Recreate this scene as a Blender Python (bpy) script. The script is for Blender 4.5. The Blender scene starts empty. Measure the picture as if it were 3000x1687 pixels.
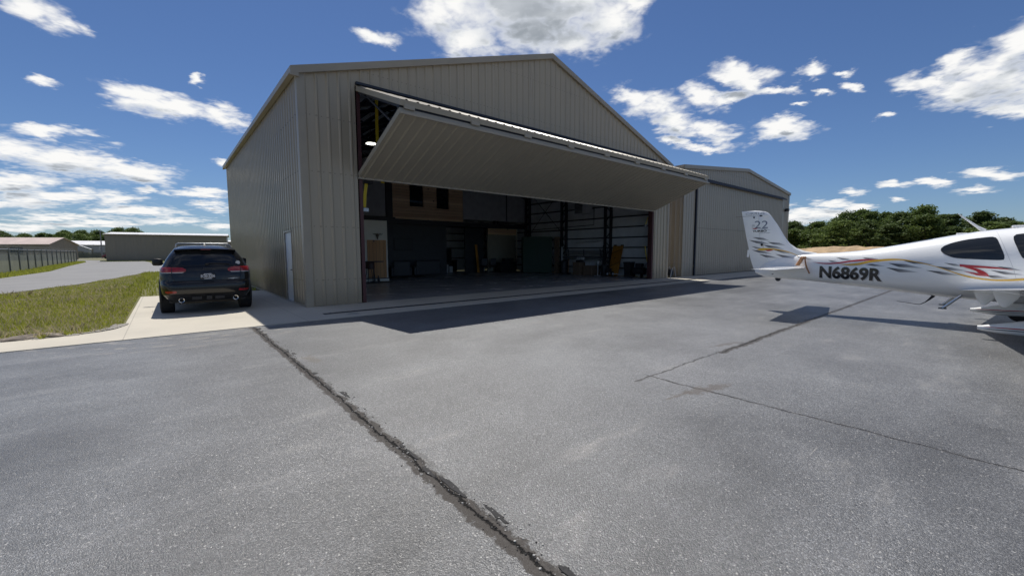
import bpy, bmesh, math, random
import numpy as np
from mathutils import Vector, Matrix
R_ = math.radians
random.seed(7)
S = bpy.context.scene
COL = S.collection

# ------------------------------------------------------------------ helpers
def tag(o, label=None, cat=None, group=None, kind=None):
    if label: o['label'] = label
    if cat: o['category'] = cat
    if group: o['group'] = group
    if kind: o['kind'] = kind
    return o

def thing(name, label, cat, loc=(0, 0, 0), rotz=0.0, group=None):
    o = bpy.data.objects.new(name, None)
    COL.objects.link(o)
    o.location = loc
    o.rotation_euler = (0, 0, rotz)
    o.empty_display_size = 0.3
    return tag(o, label, cat, group)

def root_of(o):
    while o.parent: o = o.parent
    return o

class MB:
    def __init__(self): self.v = []; self.f = []; self.uv = {}
    def add(self, vs, fs):
        n = len(self.v); self.v += [tuple(p) for p in vs]
        self.f += [tuple(i + n for i in f) for f in fs]; return self
    def box(self, x0, x1, y0, y1, z0, z1):
        v = [(x0,y0,z0),(x1,y0,z0),(x1,y1,z0),(x0,y1,z0),(x0,y0,z1),(x1,y0,z1),(x1,y1,z1),(x0,y1,z1)]
        return self.add(v, [(0,3,2,1),(4,5,6,7),(0,1,5,4),(1,2,6,5),(2,3,7,6),(3,0,4,7)])
    def bar(self, a, b, w, h=None, up=(0,0,1)):
        a = Vector(a); b = Vector(b); h = h or w; d = (b - a).normalized(); u = Vector(up)
        if abs(d.dot(u)) > .98: u = Vector((1,0,0))
        s = d.cross(u).normalized(); u = s.cross(d).normalized()
        c = [s*(-w/2)+u*(-h/2), s*(w/2)+u*(-h/2), s*(w/2)+u*(h/2), s*(-w/2)+u*(h/2)]
        return self.add([a+k for k in c]+[b+k for k in c], [(0,1,2,3),(7,6,5,4),(0,4,5,1),(1,5,6,2),(2,6,7,3),(3,7,4,0)])
    def tube(self, pts, r, n=8, caps=True):
        pts = [Vector(p) for p in pts]; m = len(pts)
        rs = r if isinstance(r, (list, tuple)) else [r]*m
        rings = []; prev = None
        for i, p in enumerate(pts):
            d = (pts[min(i+1, m-1)] - pts[max(i-1, 0)]).normalized()
            u = prev if prev is not None else (Vector((0,0,1)) if abs(d.z) < .9 else Vector((1,0,0)))
            s = d.cross(u).normalized(); u = s.cross(d).normalized(); prev = u
            rings.append([p + (s*math.cos(2*math.pi*k/n) + u*math.sin(2*math.pi*k/n))*rs[i] for k in range(n)])
        vs = [q for rg in rings for q in rg]; fs = []
        for i in range(m-1):
            for k in range(n):
                fs.append((i*n+k, i*n+(k+1)%n, (i+1)*n+(k+1)%n, (i+1)*n+k))
        if caps: fs += [tuple(reversed(range(n))), tuple(range((m-1)*n, m*n))]
        return self.add(vs, fs)
    def cyl(self, a, b, r, n=16, r2=None): return self.tube([a, b], [r, r if r2 is None else r2], n)
    def rings(self, rings, caps=True, closed=True):
        n = len(rings[0]); vs = [q for rg in rings for q in rg]; fs = []
        for i in range(len(rings)-1):
            for k in range(n if closed else n-1):
                fs.append((i*n+k, i*n+(k+1)%n, (i+1)*n+(k+1)%n, (i+1)*n+k))
        if caps: fs += [tuple(reversed(range(n))), tuple(range((len(rings)-1)*n, len(rings)*n))]
        return self.add(vs, fs)
    def lathe(self, prof, c=(0,0,0), n=20, axis='z'):
        rg = []
        for r, h in prof:
            ring = []
            for k in range(n):
                a = 2*math.pi*k/n; x, y = r*math.cos(a), r*math.sin(a)
                p = {'z':(x,y,h),'x':(h,x,y),'y':(x,-h,y)}[axis] if axis != 'y' else (x, h, -y)
                ring.append((c[0]+p[0], c[1]+p[1], c[2]+p[2]))
            rg.append(ring)
        return self.rings(rg)
    def prism(self, poly, a0, a1, axis='y'):
        n = len(poly)
        def P(p, a): return {'x':(a,p[0],p[1]),'y':(p[0],a,p[1]),'z':(p[0],p[1],a)}[axis]
        return self.add([P(p,a0) for p in poly]+[P(p,a1) for p in poly],
            [tuple(range(n)), tuple(reversed(range(n,2*n)))]+[(i,n+i,n+(i+1)%n,(i+1)%n) for i in range(n)])
    def grid(self, fn, nu, nv, uv=False):
        vs = [fn(i/nu, j/nv) for j in range(nv+1) for i in range(nu+1)]
        fs = [(j*(nu+1)+i, j*(nu+1)+i+1, (j+1)*(nu+1)+i+1, (j+1)*(nu+1)+i) for j in range(nv) for i in range(nu)]
        if uv:
            n = len(self.v)
            for j in range(nv+1):
                for i in range(nu+1): self.uv[n + j*(nu+1)+i] = (i/nu, j/nv)
        return self.add(vs, fs)
    def blob(self, c, r, seed=0, n=12, rough=.25, flat=1.0):
        rnd = random.Random(seed); vs = []; m = n//2
        for j in range(1, m):
            th = math.pi*j/m
            for i in range(n):
                ph = 2*math.pi*i/n; k = 1 + rough*(rnd.random()-.5)*2
                vs.append((c[0]+r[0]*k*math.sin(th)*math.cos(ph), c[1]+r[1]*k*math.sin(th)*math.sin(ph), c[2]+r[2]*k*math.cos(th)*flat))
        top = len(vs); vs.append((c[0],c[1],c[2]+r[2])); vs.append((c[0],c[1],c[2]-r[2])); fs = []
        for j in range(m-2):
            for i in range(n): fs.append((j*n+i,(j+1)*n+i,(j+1)*n+(i+1)%n,j*n+(i+1)%n))
        for i in range(n): fs.append((top,i,(i+1)%n)); fs.append((top+1,(m-2)*n+(i+1)%n,(m-2)*n+i))
        return self.add(vs, fs)
    def build(self, name, m, parent=None, local=False, smooth=None, bevel=0, fix=True):
        me = bpy.data.meshes.new(name)
        vs = self.v
        if parent is not None and not local:
            r = root_of(parent)
            Mi = (Matrix.Translation(r.location) @ Matrix.Rotation(r.rotation_euler.z, 4, 'Z')).inverted()
            vs = [tuple(Mi @ Vector(p)) for p in vs]
        me.from_pydata(vs, [], self.f)
        if self.uv:
            l = me.uv_layers.new(name='UVMap')
            for lp in me.loops: l.data[lp.index].uv = self.uv.get(lp.vertex_index, (0, 0))
        if me.validate(verbose=False): print('INVALID MESH', name)
        if fix:
            bm = bmesh.new(); bm.from_mesh(me)
            bmesh.ops.remove_doubles(bm, verts=bm.verts, dist=1e-5)
            bmesh.ops.recalc_face_normals(bm, faces=bm.faces)
            bm.to_mesh(me); bm.free()
        o = bpy.data.objects.new(name, me); COL.objects.link(o)
        if m: me.materials.append(m)
        if parent is not None: o.parent = parent
        if smooth is not None:
            me.polygons.foreach_set('use_smooth', [True]*len(me.polygons))
            me.set_sharp_from_angle(angle=R_(smooth))
        if bevel:
            b = o.modifiers.new('bevel', 'BEVEL'); b.width = bevel; b.segments = 2; b.limit_method = 'ANGLE'
        return o

def part(mb, name, m, parent, **k): return mb.build(name, m, parent, **k)
def structure(mb, name, m, kind='structure', **k):
    o = mb.build(name, m, None, **k); o['kind'] = kind; return o

def dup(src, loc=None, rotz=None, scale=None, label=None):
    c = src.copy(); COL.objects.link(c)
    if loc is not None: c.location = loc
    if rotz is not None: c.rotation_euler = (0, 0, rotz)
    if scale is not None: c.scale = scale
    if label: c['label'] = label
    for ch in list(src.children):
        d = ch.copy(); COL.objects.link(d); d.parent = c
        for g in list(ch.children):
            e = g.copy(); COL.objects.link(e); e.parent = d
    return c

def text_mb(s, size, sx=1.0, bold=0.0, cuts=0, shear=0.0):
    """flat lettering as a mesh: list of 2-D points and faces, origin at lower left"""
    cu = bpy.data.curves.new('lettering', 'FONT'); cu.body = s; cu.size = size; cu.offset = bold; cu.shear = shear
    cu.resolution_u = 4
    o = bpy.data.objects.new('lettering', cu); COL.objects.link(o)
    dg = bpy.context.evaluated_depsgraph_get(); dg.update()
    me = bpy.data.meshes.new_from_object(o.evaluated_get(dg))
    bm = bmesh.new(); bm.from_mesh(me)
    bmesh.ops.remove_doubles(bm, verts=bm.verts, dist=1e-5)
    if cuts:
        bmesh.ops.triangulate(bm, faces=bm.faces)
        bmesh.ops.subdivide_edges(bm, edges=bm.edges, cuts=cuts, use_grid_fill=True)
    vs = [(v.co.x*sx, v.co.y) for v in bm.verts]; bm.verts.index_update()
    fs = [tuple(v.index for v in f.verts) for f in bm.faces]
    bm.free(); bpy.data.objects.remove(o); bpy.data.curves.remove(cu); bpy.data.meshes.remove(me)
    x0 = min(p[0] for p in vs); y0 = min(p[1] for p in vs); x1 = max(p[0] for p in vs); y1 = max(p[1] for p in vs)
    return [((p[0]-x0), (p[1]-y0)) for p in vs], fs, x1-x0, y1-y0

# ------------------------------------------------------------------ materials
class NT:
    def __init__(self, nt): self.nt = nt
    def n(self, t, **k):
        nd = self.nt.nodes.new(t)
        for a, b in k.items():
            if a.startswith('_'): continue
            setattr(nd, a, b)
        return nd
    def l(self, a, b): self.nt.links.new(a, b)
    def math(self, op, a, b=None, c=None, clamp=False):
        nd = self.n('ShaderNodeMath', operation=op, use_clamp=clamp)
        for i, x in enumerate((a, b, c)):
            if x is None: continue
            if isinstance(x, (int, float)): nd.inputs[i].default_value = x
            else: self.l(x, nd.inputs[i])
        return nd.outputs[0]
    def vmath(self, op, a, b=None):
        nd = self.n('ShaderNodeVectorMath', operation=op)
        for i, x in enumerate((a, b)):
            if x is None: continue
            if isinstance(x, (tuple, list)): nd.inputs[i].default_value = x
            else: self.l(x, nd.inputs[i])
        return nd.outputs['Value'] if op in ('DOT_PRODUCT', 'LENGTH') else nd.outputs[0]
    def noise(self, vec, scale, detail=4, rough=.55, dist=0):
        nd = self.n('ShaderNodeTexNoise'); self.l(vec, nd.inputs['Vector'])
        nd.inputs['Scale'].default_value = scale; nd.inputs['Detail'].default_value = detail
        nd.inputs['Roughness'].default_value = rough; nd.inputs['Distortion'].default_value = dist
        return nd.outputs['Fac']
    def ramp(self, f, stops, interp='LINEAR'):
        nd = self.n('ShaderNodeValToRGB'); self.l(f, nd.inputs[0]); e = nd.color_ramp.elements
        nd.color_ramp.interpolation = interp
        while len(e) < len(stops): e.new(.5)
        for k, (p, c) in zip(e, stops):
            k.position = p; k.color = (c, c, c, 1) if isinstance(c, (int, float)) else tuple(c)+(1,)
        return nd.outputs[0]
    def mix(self, f, a, b, mode='MIX'):
        nd = self.n('ShaderNodeMix', data_type='RGBA', blend_type=mode)
        if isinstance(f, (int, float)): nd.inputs[0].default_value = f
        else: self.l(f, nd.inputs[0])
        for i, x in ((6, a), (7, b)):
            if isinstance(x, (tuple, list)): nd.inputs[i].default_value = tuple(x)[:3]+(1,)
            else: self.l(x, nd.inputs[i])
        return nd.outputs[2]
    def step(self, x, lo, hi):
        nd = self.n('ShaderNodeMapRange', interpolation_type='SMOOTHSTEP'); self.l(x, nd.inputs[0])
        nd.inputs[1].default_value = lo; nd.inputs[2].default_value = hi
        nd.inputs[3].default_value = 0; nd.inputs[4].default_value = 1
        return nd.outputs[0]

def base_mat(name):
    m = bpy.data.materials.new(name); m.use_nodes = True
    t = NT(m.node_tree); b = m.node_tree.nodes['Principled BSDF']
    g = t.n('ShaderNodeNewGeometry'); tc = t.n('ShaderNodeTexCoord')
    return m, t, b, g.outputs['Position'], tc.outputs['Object']

def M(name, col, rough=.5, metal=0.0, var=.12, scale=3.0, bump=0.0, bscale=40.0, coat=0.0, spec=.5, rvar=.15, world=False, stretch=None):
    m, t, b, pos, ob = base_mat(name)
    v = pos if world else ob
    if stretch:
        mp = t.n('ShaderNodeMapping'); mp.inputs['Scale'].default_value = stretch; t.l(v, mp.inputs['Vector']); v = mp.outputs[0]
    f = t.noise(v, scale, 5, .6)
    lo = [c*(1-var) for c in col]; hi = [min(1, c*(1+var)) for c in col]
    t.l(t.ramp(f, [(.3, lo), (.7, hi)]), b.inputs['Base Color'])
    t.l(t.math('MULTIPLY_ADD', f, rvar*2, rough-rvar, clamp=True), b.inputs['Roughness'])
    b.inputs['Metallic'].default_value = metal
    b.inputs['Specular IOR Level'].default_value = spec
    b.inputs['Coat Weight'].default_value = coat; b.inputs['Coat Roughness'].default_value = .04
    if bump:
        bn = t.n('ShaderNodeBump'); bn.inputs['Strength'].default_value = bump; bn.inputs['Distance'].default_value = .02
        t.l(t.noise(v, bscale, 4, .6), bn.inputs['Height']); t.l(bn.outputs[0], b.inputs['Normal'])
    return m

def siding_mat(name, col, rough=.38):
    m, t, b, pos, ob = base_mat(name)
    mp = t.n('ShaderNodeMapping'); mp.inputs['Scale'].default_value = (2.2, 2.2, .12); t.l(pos, mp.inputs['Vector'])
    f = t.noise(mp.outputs[0], 1.3, 5, .6)
    big = t.noise(pos, .25, 3)
    c = t.ramp(f, [(.3, [k*.95 for k in col]), (.7, [k*1.03 for k in col])])
    sx = t.n('ShaderNodeSeparateXYZ'); t.l(pos, sx.inputs[0])
    mud = t.math('MULTIPLY', t.step(t.math('MULTIPLY_ADD', big, -1.6, sx.outputs[2]), .2, -.75), .45)
    c = t.mix(mud, c, (.17, .14, .10))
    # rows of screws along the girts and a lap joint every third rib
    al = t.math('ADD', sx.outputs[0], sx.outputs[1])
    row = t.math('LESS_THAN', t.math('ABSOLUTE', t.math('ADD', t.math('FRACT', t.math('MULTIPLY', sx.outputs[2], 1/1.52)), -.5)), .010)
    dot = t.math('LESS_THAN', t.math('ABSOLUTE', t.math('ADD', t.math('FRACT', t.math('MULTIPLY', al, 1/.1525)), -.75)), .10)
    c = t.mix(t.math('MULTIPLY', t.math('MULTIPLY', row, dot), .5), c, (.10, .09, .075))
    lap = t.math('LESS_THAN', t.math('ABSOLUTE', t.math('ADD', t.math('FRACT', t.math('MULTIPLY', al, 1/.915)), -.5)), .007)
    c = t.mix(t.math('MULTIPLY', lap, .35), c, (.12, .10, .08))
    t.l(c, b.inputs['Base Color'])
    t.l(t.math('MULTIPLY_ADD', f, .2, rough-.1), b.inputs['Roughness'])
    bn = t.n('ShaderNodeBump'); bn.inputs['Strength'].default_value = .12; bn.inputs['Distance'].default_value = .05
    t.l(t.noise(pos, 1.6, 3), bn.inputs['Height']); t.l(bn.outputs[0], b.inputs['Normal'])
    return m

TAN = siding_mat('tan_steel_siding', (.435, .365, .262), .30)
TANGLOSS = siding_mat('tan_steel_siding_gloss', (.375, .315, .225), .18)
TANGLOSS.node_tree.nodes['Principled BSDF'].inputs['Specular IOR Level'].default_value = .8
TAN2 = siding_mat('grey_tan_steel_siding', (.41, .36, .285), .33)
DOORTAN = M('tan_door_sheet', (.37, .33, .26), .42, var=.05, scale=.6)
DARKTAN = siding_mat('olive_grey_siding', (.25, .22, .17))
TRIM = M('tan_trim_steel', (.37, .32, .245), .38, var=.06, scale=1.5)
ROOFM = M('pale_galvalume_roof', (.62, .63, .62), .35, .25, var=.1, scale=.7)
WHITEROOF = M('white_metal_roof', (.75, .74, .72), .4, var=.06, scale=.5)
PINKROOF = M('weathered_pink_roof', (.58, .47, .42), .55, var=.1, scale=.4)
REDPRIMER = M('red_oxide_primer', (.085, .03, .03), .6, var=.2)
LINER = M('white_wall_insulation', (.72, .73, .73), .6, var=.12, scale=1.2, bump=.5, bscale=3)
DARKSTEEL = M('dark_primer_steel', (.02, .022, .03), .5, var=.3)
BLACK = M('black_rubber', (.012, .012, .013), .6, var=.3)
NAVY = M('dark_weather_seal', (.02, .025, .04), .6, var=.2)
WHITEDOOR = M('white_painted_door', (.72, .74, .76), .35, var=.05)
YELLOW = M('yellow_lift_strap', (.75, .55, .03), .6, var=.1)
BWHITE = M('white_wall_paint', (.74, .71, .62), .6, var=.05)
DARKWALL = M('dark_wall_panel', (.03, .035, .042), .5, var=.3)
GREYWALL = M('grey_upper_wall', (.34, .345, .36), .6, var=.15)
BEIGEDOOR = M('beige_roller_door', (.30, .28, .22), .6, var=.1)
STEEL = M('galvanised_steel', (.45, .46, .47), .4, .7, var=.12)
CHROME = M('polished_chrome', (.7, .7, .7), .12, 1.0, var=.05, rvar=.04)
CARDBOARD = M('cardboard_brown', (.22, .15, .10), .8, var=.15)
GREENBOX = M('dark_green_paint', (.008, .04, .022), .6, var=.2, scale=1)
GREYPLASTIC = M('pale_grey_plastic', (.55, .56, .56), .45, var=.06)
DARKPLASTIC = M('charcoal_plastic', (.022, .024, .03), .5, var=.2)
BROWNSEAT = M('dark_brown_leather', (.05, .022, .018), .5, var=.2)

def pine_mat(name, c1, c2, axis='h'):
    m, t, b, pos, ob = base_mat(name)
    mp = t.n('ShaderNodeMapping'); t.l(pos, mp.inputs['Vector'])
    mp.inputs['Scale'].default_value = (.35, .35, 5.5) if axis == 'h' else (5, 5, .4)
    f = t.noise(mp.outputs[0], 2.2, 6, .65, .6)
    sx = t.n('ShaderNodeSeparateXYZ'); t.l(pos, sx.inputs[0])
    pl = t.math('FLOOR', t.math('MULTIPLY', sx.outputs[2] if axis == 'h' else sx.outputs[0], 5.3))
    wn = t.n('ShaderNodeTexWhiteNoise', noise_dimensions='1D'); t.l(pl, wn.inputs['W'])
    tone = t.math('MULTIPLY_ADD', wn.outputs[0], .5, t.math('MULTIPLY', f, .6))
    c = t.ramp(tone, [(.2, c2), (.75, c1)])
    vo = t.n('ShaderNodeTexVoronoi'); vo.inputs['Scale'].default_value = 1.9; t.l(pos, vo.inputs['Vector'])
    c = t.mix(t.step(vo.outputs['Distance'], .12, .06), c, (.07, .025, .012))
    fr = t.math('FRACT', t.math('MULTIPLY', sx.outputs[2] if axis == 'h' else sx.outputs[0], 5.3))
    c = t.mix(t.math('LESS_THAN', fr, .05), c, (.06, .03, .015))
    t.l(c, b.inputs['Base Color']); b.inputs['Roughness'].default_value = .5
    return m
PINE = pine_mat('knotty_pine_boards', (.74, .52, .33), (.42, .25, .14))
PINEDOOR = pine_mat('knotty_pine_door', (.62, .33, .13), (.45, .20, .07), 'v')
GOLDPINE = pine_mat('varnished_gold_pine', (.55, .25, .035), (.30, .11, .012), 'v')

def glass_mat(name, col=(.012, .014, .017), rough=.03):
    m, t, b, pos, ob = base_mat(name)
    b.inputs['Base Color'].default_value = col+(1,); b.inputs['Roughness'].default_value = rough
    t.l(t.math('MULTIPLY_ADD', t.noise(ob, 3, 2), .03, rough), b.inputs['Roughness'])
    b.inputs['Specular IOR Level'].default_value = .6
    return m
TINT = glass_mat('dark_tinted_glass')
CABINGLASS = glass_mat('dark_cabin_glass', (.02, .023, .026), .02)

def asphalt_mat():
    m, t, b, pos, ob = base_mat('worn_asphalt')
    sx = t.n('ShaderNodeSeparateXYZ'); t.l(pos, sx.inputs[0]); X, Y = sx.outputs[0], sx.outputs[1]
    big = t.noise(pos, .22, 4, .6); mid = t.noise(pos, 1.1, 5, .62)
    mp = t.n('ShaderNodeMapping'); mp.inputs['Scale'].default_value = (.35, 1.4, 1); mp.inputs['Rotation'].default_value = (0, 0, R_(-18)); t.l(pos, mp.inputs['Vector'])
    streak = t.noise(mp.outputs[0], 1.6, 6, .7)
    fine = t.noise(pos, 110, 3, .7)
    vo = t.n('ShaderNodeTexVoronoi'); vo.inputs['Scale'].default_value = 140; t.l(pos, vo.inputs['Vector'])
    stone = t.n('ShaderNodeSeparateColor'); t.l(vo.outputs['Color'], stone.inputs[0])
    base = t.math('ADD', t.math('MULTIPLY', big, .21), t.math('MULTIPLY', mid, .12))
    base = t.math('ADD', base, t.math('MULTIPLY', streak, .14))
    base = t.math('ADD', base, -.124)
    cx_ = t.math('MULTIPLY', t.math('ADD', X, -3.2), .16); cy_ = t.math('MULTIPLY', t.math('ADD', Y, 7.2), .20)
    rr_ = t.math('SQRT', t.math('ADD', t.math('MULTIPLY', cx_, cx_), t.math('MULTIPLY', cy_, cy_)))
    base = t.math('ADD', base, t.math('MULTIPLY', t.step(t.math('MULTIPLY_ADD', streak, 1.1, rr_), 1.75, .55), .075))  # pale dust at mid-apron, with the sun's glare painted into the base tone
    k = t.math('MULTIPLY_ADD', fine, 1.3, .35)
    k2 = t.math('MULTIPLY_ADD', t.math('POWER', stone.outputs[0], 3.5), 1.25, .74)
    val = t.math('MULTIPLY', t.math('MULTIPLY', base, k), k2)
    col = t.mix(1.0, t.ramp(val, [(0, 0), (1, 1)]), (.98, 1.0, 1.03), 'MULTIPLY')
    # pale dusty scuffs
    scuff = t.math('MULTIPLY', t.step(streak, .54, .72), t.step(mid, .42, .62))
    col = t.mix(t.math('MULTIPLY', scuff, .34), col, (.33, .31, .28))
    # thin pale scrapes and dusty tyre arcs beside the pad
    for rot, sc_ in ((-28, 1.3), (14, .9), (62, 1.7)):
        m2 = t.n('ShaderNodeMapping'); m2.inputs['Scale'].default_value = (.55*sc_, 30*sc_, 1); m2.inputs['Rotation'].default_value = (0, 0, R_(rot)); t.l(pos, m2.inputs['Vector'])
        ln_ = t.math('MULTIPLY', t.step(t.noise(m2.outputs[0], 1.0, 2, .5), .70, .76), t.step(t.noise(pos, .9+sc_*.2, 3, .6), .56, .66))
        col = t.mix(t.math('MULTIPLY', ln_, .45), col, (.40, .37, .33))
    ax_ = t.math('ADD', X, 2.6); ay_ = t.math('ADD', Y, 1.6)
    ar_ = t.math('ADD', t.math('SQRT', t.math('ADD', t.math('MULTIPLY', ax_, ax_), t.math('MULTIPLY', ay_, ay_))), t.math('MULTIPLY', mid, .25))
    arc_ = t.math('MULTIPLY', t.step(t.math('ABSOLUTE', t.math('ADD', t.math('FRACT', t.math('MULTIPLY', ar_, 2.6)), -.5)), .20, .08), t.math('MULTIPLY', t.step(ar_, 2.9, 2.2), t.step(t.noise(pos, 3.5, 5, .7), .46, .60)))
    col = t.mix(t.math('MULTIPLY', arc_, .5), col, (.33, .29, .24))
    spk = t.n('ShaderNodeTexVoronoi'); spk.inputs['Scale'].default_value = 42; t.l(pos, spk.inputs['Vector'])
    sc_ = t.n('ShaderNodeSeparateColor'); t.l(spk.outputs['Color'], sc_.inputs[0])
    chip = t.math('MULTIPLY', t.step(spk.outputs['Distance'], .30, .16), t.math('GREATER_THAN', sc_.outputs[0], .84))
    col = t.mix(t.math('MULTIPLY', chip, .75), col, (.40, .39, .37))
    pit = t.math('MULTIPLY', t.step(spk.outputs['Distance'], .34, .2), t.math('LESS_THAN', sc_.outputs[0], .09))
    col = t.mix(t.math('MULTIPLY', pit, .8), col, (.02, .02, .022))
    # dark worn area on the left of the apron
    dx = t.math('MULTIPLY', t.math('ADD', X, 4.05), .9); dy = t.math('MULTIPLY', t.math('ADD', Y, 7.7), .8)
    dd = t.math('SQRT', t.math('ADD', t.math('MULTIPLY', dx, dx), t.math('MULTIPLY', dy, dy)))
    dk = t.math('MULTIPLY', t.step(t.math('MULTIPLY_ADD', mid, .9, dd), 1.35, .45), .6)
    col = t.mix(dk, col, (.03, .03, .032))
    # scuffed curved tyre dust near the pad
    # paving seams with crumbled edges
    wob = t.math('MULTIPLY', t.math('ADD', t.noise(pos, 2.6, 5, .7), -.5), .13)
    wob2 = t.math('MULTIPLY', t.math('ADD', t.noise(pos, 16, 6, .8), -.5), .09)
    wv = t.math('ADD', wob, wob2)
    edge = t.noise(pos, 7, 5, .75)
    def seam(coord, at, lo, hi, along, gap, wide, amt, side=.5):
        nonlocal col
        d = t.math('ADD', t.math('ADD', coord, -at), wv)
        a = t.math('ABSOLUTE', d)
        msk = t.math('MULTIPLY', t.math('GREATER_THAN', along, lo), t.math('LESS_THAN', along, hi))
        z = t.math('MULTIPLY', t.step(t.math('MULTIPLY_ADD', edge, wide*2.2, t.math('ABSOLUTE', t.math('ADD', d, wide*.12))), wide*1.95, wide*1.7), msk)
        col = t.mix(t.math('MULTIPLY', z, amt), col, (.070, .062, .055))
        # torn dark pieces beside the seam
        p = t.math('ADD', d, -wide*.9)
        q = t.math('MULTIPLY', t.step(t.math('ABSOLUTE', p), wide*.62, wide*.28), t.step(t.noise(pos, 3.3, 5, .7), .53, .60))
        col = t.mix(t.math('MULTIPLY', t.math('MULTIPLY', q, msk), .7*amt), col, (.035, .034, .034))
        gp = t.math('MULTIPLY', t.step(t.math('MULTIPLY_ADD', edge, gap*.8, a), gap*1.5, gap*.8), msk)
        col = t.mix(gp, col, (.008, .008, .008))
        return gp, z
    g1, z1 = seam(X, -1.67, -80, -2.55, Y, .012, .080, .85)
    g2, z2 = seam(Y, -9.76, 1.2, 3.4, X, .012, .03, .4)
    g3, z3 = seam(Y, -9.80, 3.4, 60, X, .012, .075, .7)
    g4, z4 = seam(X, 1.54, -60, -9.7, Y, .012, .03, .5)
    # dried dirt stains where the seams leak
    def stain(cx, cy, rx, ry, rot, amt):
        nonlocal col
        mp = t.n('ShaderNodeMapping', vector_type='TEXTURE'); mp.inputs['Location'].default_value = (cx, cy, 0)
        mp.inputs['Rotation'].default_value = (0, 0, rot); mp.inputs['Scale'].default_value = (rx, ry, 1)
        c2 = t.n('ShaderNodeCombineXYZ'); t.l(X, c2.inputs[0]); t.l(Y, c2.inputs[1]); t.l(c2.outputs[0], mp.inputs['Vector'])
        ln = t.vmath('LENGTH', mp.outputs[0])
        s = t.step(t.math('MULTIPLY_ADD', t.noise(pos, 7, 7, .8), 3.4, ln), 2.55, 2.25)
        col = t.mix(t.math('MULTIPLY', s, amt), col, (.085, .070, .056))
    stain(1.58, -10.43, .50, .115, -.25, .7)
    stain(4.05, -9.60, .55, .08, -.22, .6)
    stain(1.15, -10.33, .3, .04, -.1, .7)
    stain(-1.45, -6.1, .12, .35, .05, .7)
    t.l(col, b.inputs['Base Color'])
    t.l(t.math('MULTIPLY_ADD', stone.outputs[1], .30, .30), b.inputs['Roughness'])
    t.l(t.math('MULTIPLY_ADD', t.math('MAXIMUM', z1, t.math('MAXIMUM', z3, g1), clamp=True), -.75, .85), b.inputs['Specular IOR Level'])
    bn = t.n('ShaderNodeBump'); bn.inputs['Strength'].default_value = .6; bn.inputs['Distance'].default_value = .005
    hsum = t.math('ADD', t.math('MULTIPLY', vo.outputs['Distance'], -1.0), t.math('MULTIPLY', fine, .5))
    hsum = t.math('ADD', hsum, t.math('MULTIPLY', t.math('MAXIMUM', g1, g4), -6))
    t.l(hsum, bn.inputs['Height']); t.l(bn.outputs[0], b.inputs['Normal'])
    return m
ASPHALT = asphalt_mat()

def concrete_mat(name, col, rough=.75, dark=.35, spec=.4, joint=True):
    m, t, b, pos, ob = base_mat(name)
    f = t.noise(pos, .7, 6, .6); g = t.noise(pos, 30, 3, .6)
    c = t.ramp(t.math('MULTIPLY_ADD', g, .3, t.math('MULTIPLY', f, .8)), [(.3, [k*(1-dark) for k in col]), (.75, col)])
    if joint:
        sx = t.n('ShaderNodeSeparateXYZ'); t.l(pos, sx.inputs[0])
        for ax, per, off in ((0, 3.05, .70), (1, 3.3, .45)):
            fr = t.math('FRACT', t.math('ADD', t.math('MULTIPLY', sx.outputs[ax], 1/per), off))
            j = t.math('LESS_THAN', t.math('ABSOLUTE', t.math('ADD', fr, -.5)), .0022)
            c = t.mix(t.math('MULTIPLY', j, .5), c, (.16, .15, .13))
    t.l(c, b.inputs['Base Color'])
    t.l(t.math('MULTIPLY_ADD', f, .3, rough-.15), b.inputs['Roughness']); b.inputs['Specular IOR Level'].default_value = spec
    bn = t.n('ShaderNodeBump'); bn.inputs['Strength'].default_value = .2; bn.inputs['Distance'].default_value = .004
    t.l(g, bn.inputs['Height']); t.l(bn.outputs[0], b.inputs['Normal'])
    return m
CONCRETE = concrete_mat('pale_concrete', (.54, .50, .42), .8, .22)
FLOORM = concrete_mat('polished_floor_concrete', (.42, .42, .43), .24, .3, .5, joint=False)

def road_mat():
    m, t, b, pos, ob = base_mat('grey_road_asphalt')
    f = t.noise(pos, .35, 6, .65); g = t.noise(pos, 40, 3, .7)
    t.l(t.ramp(t.math('MULTIPLY_ADD', g, .5, t.math('MULTIPLY', f, .6)), [(.3, (.14, .138, .137)), (.8, (.26, .255, .25))]), b.inputs['Base Color'])
    b.inputs['Roughness'].default_value = .75
    return m
ROAD = road_mat()

def soil_mat():
    m, t, b, pos, ob = base_mat('grassy_soil')
    f = t.noise(pos, .12, 6, .65); g = t.noise(pos, 6, 5, .7)
    c = t.ramp(t.math('MULTIPLY_ADD', g, .5, t.math('MULTIPLY', f, .6)), [(.3, (.035, .05, .010)), (.52, (.11, .11, .03)), (.75, (.20, .165, .07))])
    t.l(c, b.inputs['Base Color']); b.inputs['Roughness'].default_value = .9
    return m
SOIL = soil_mat()

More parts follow.
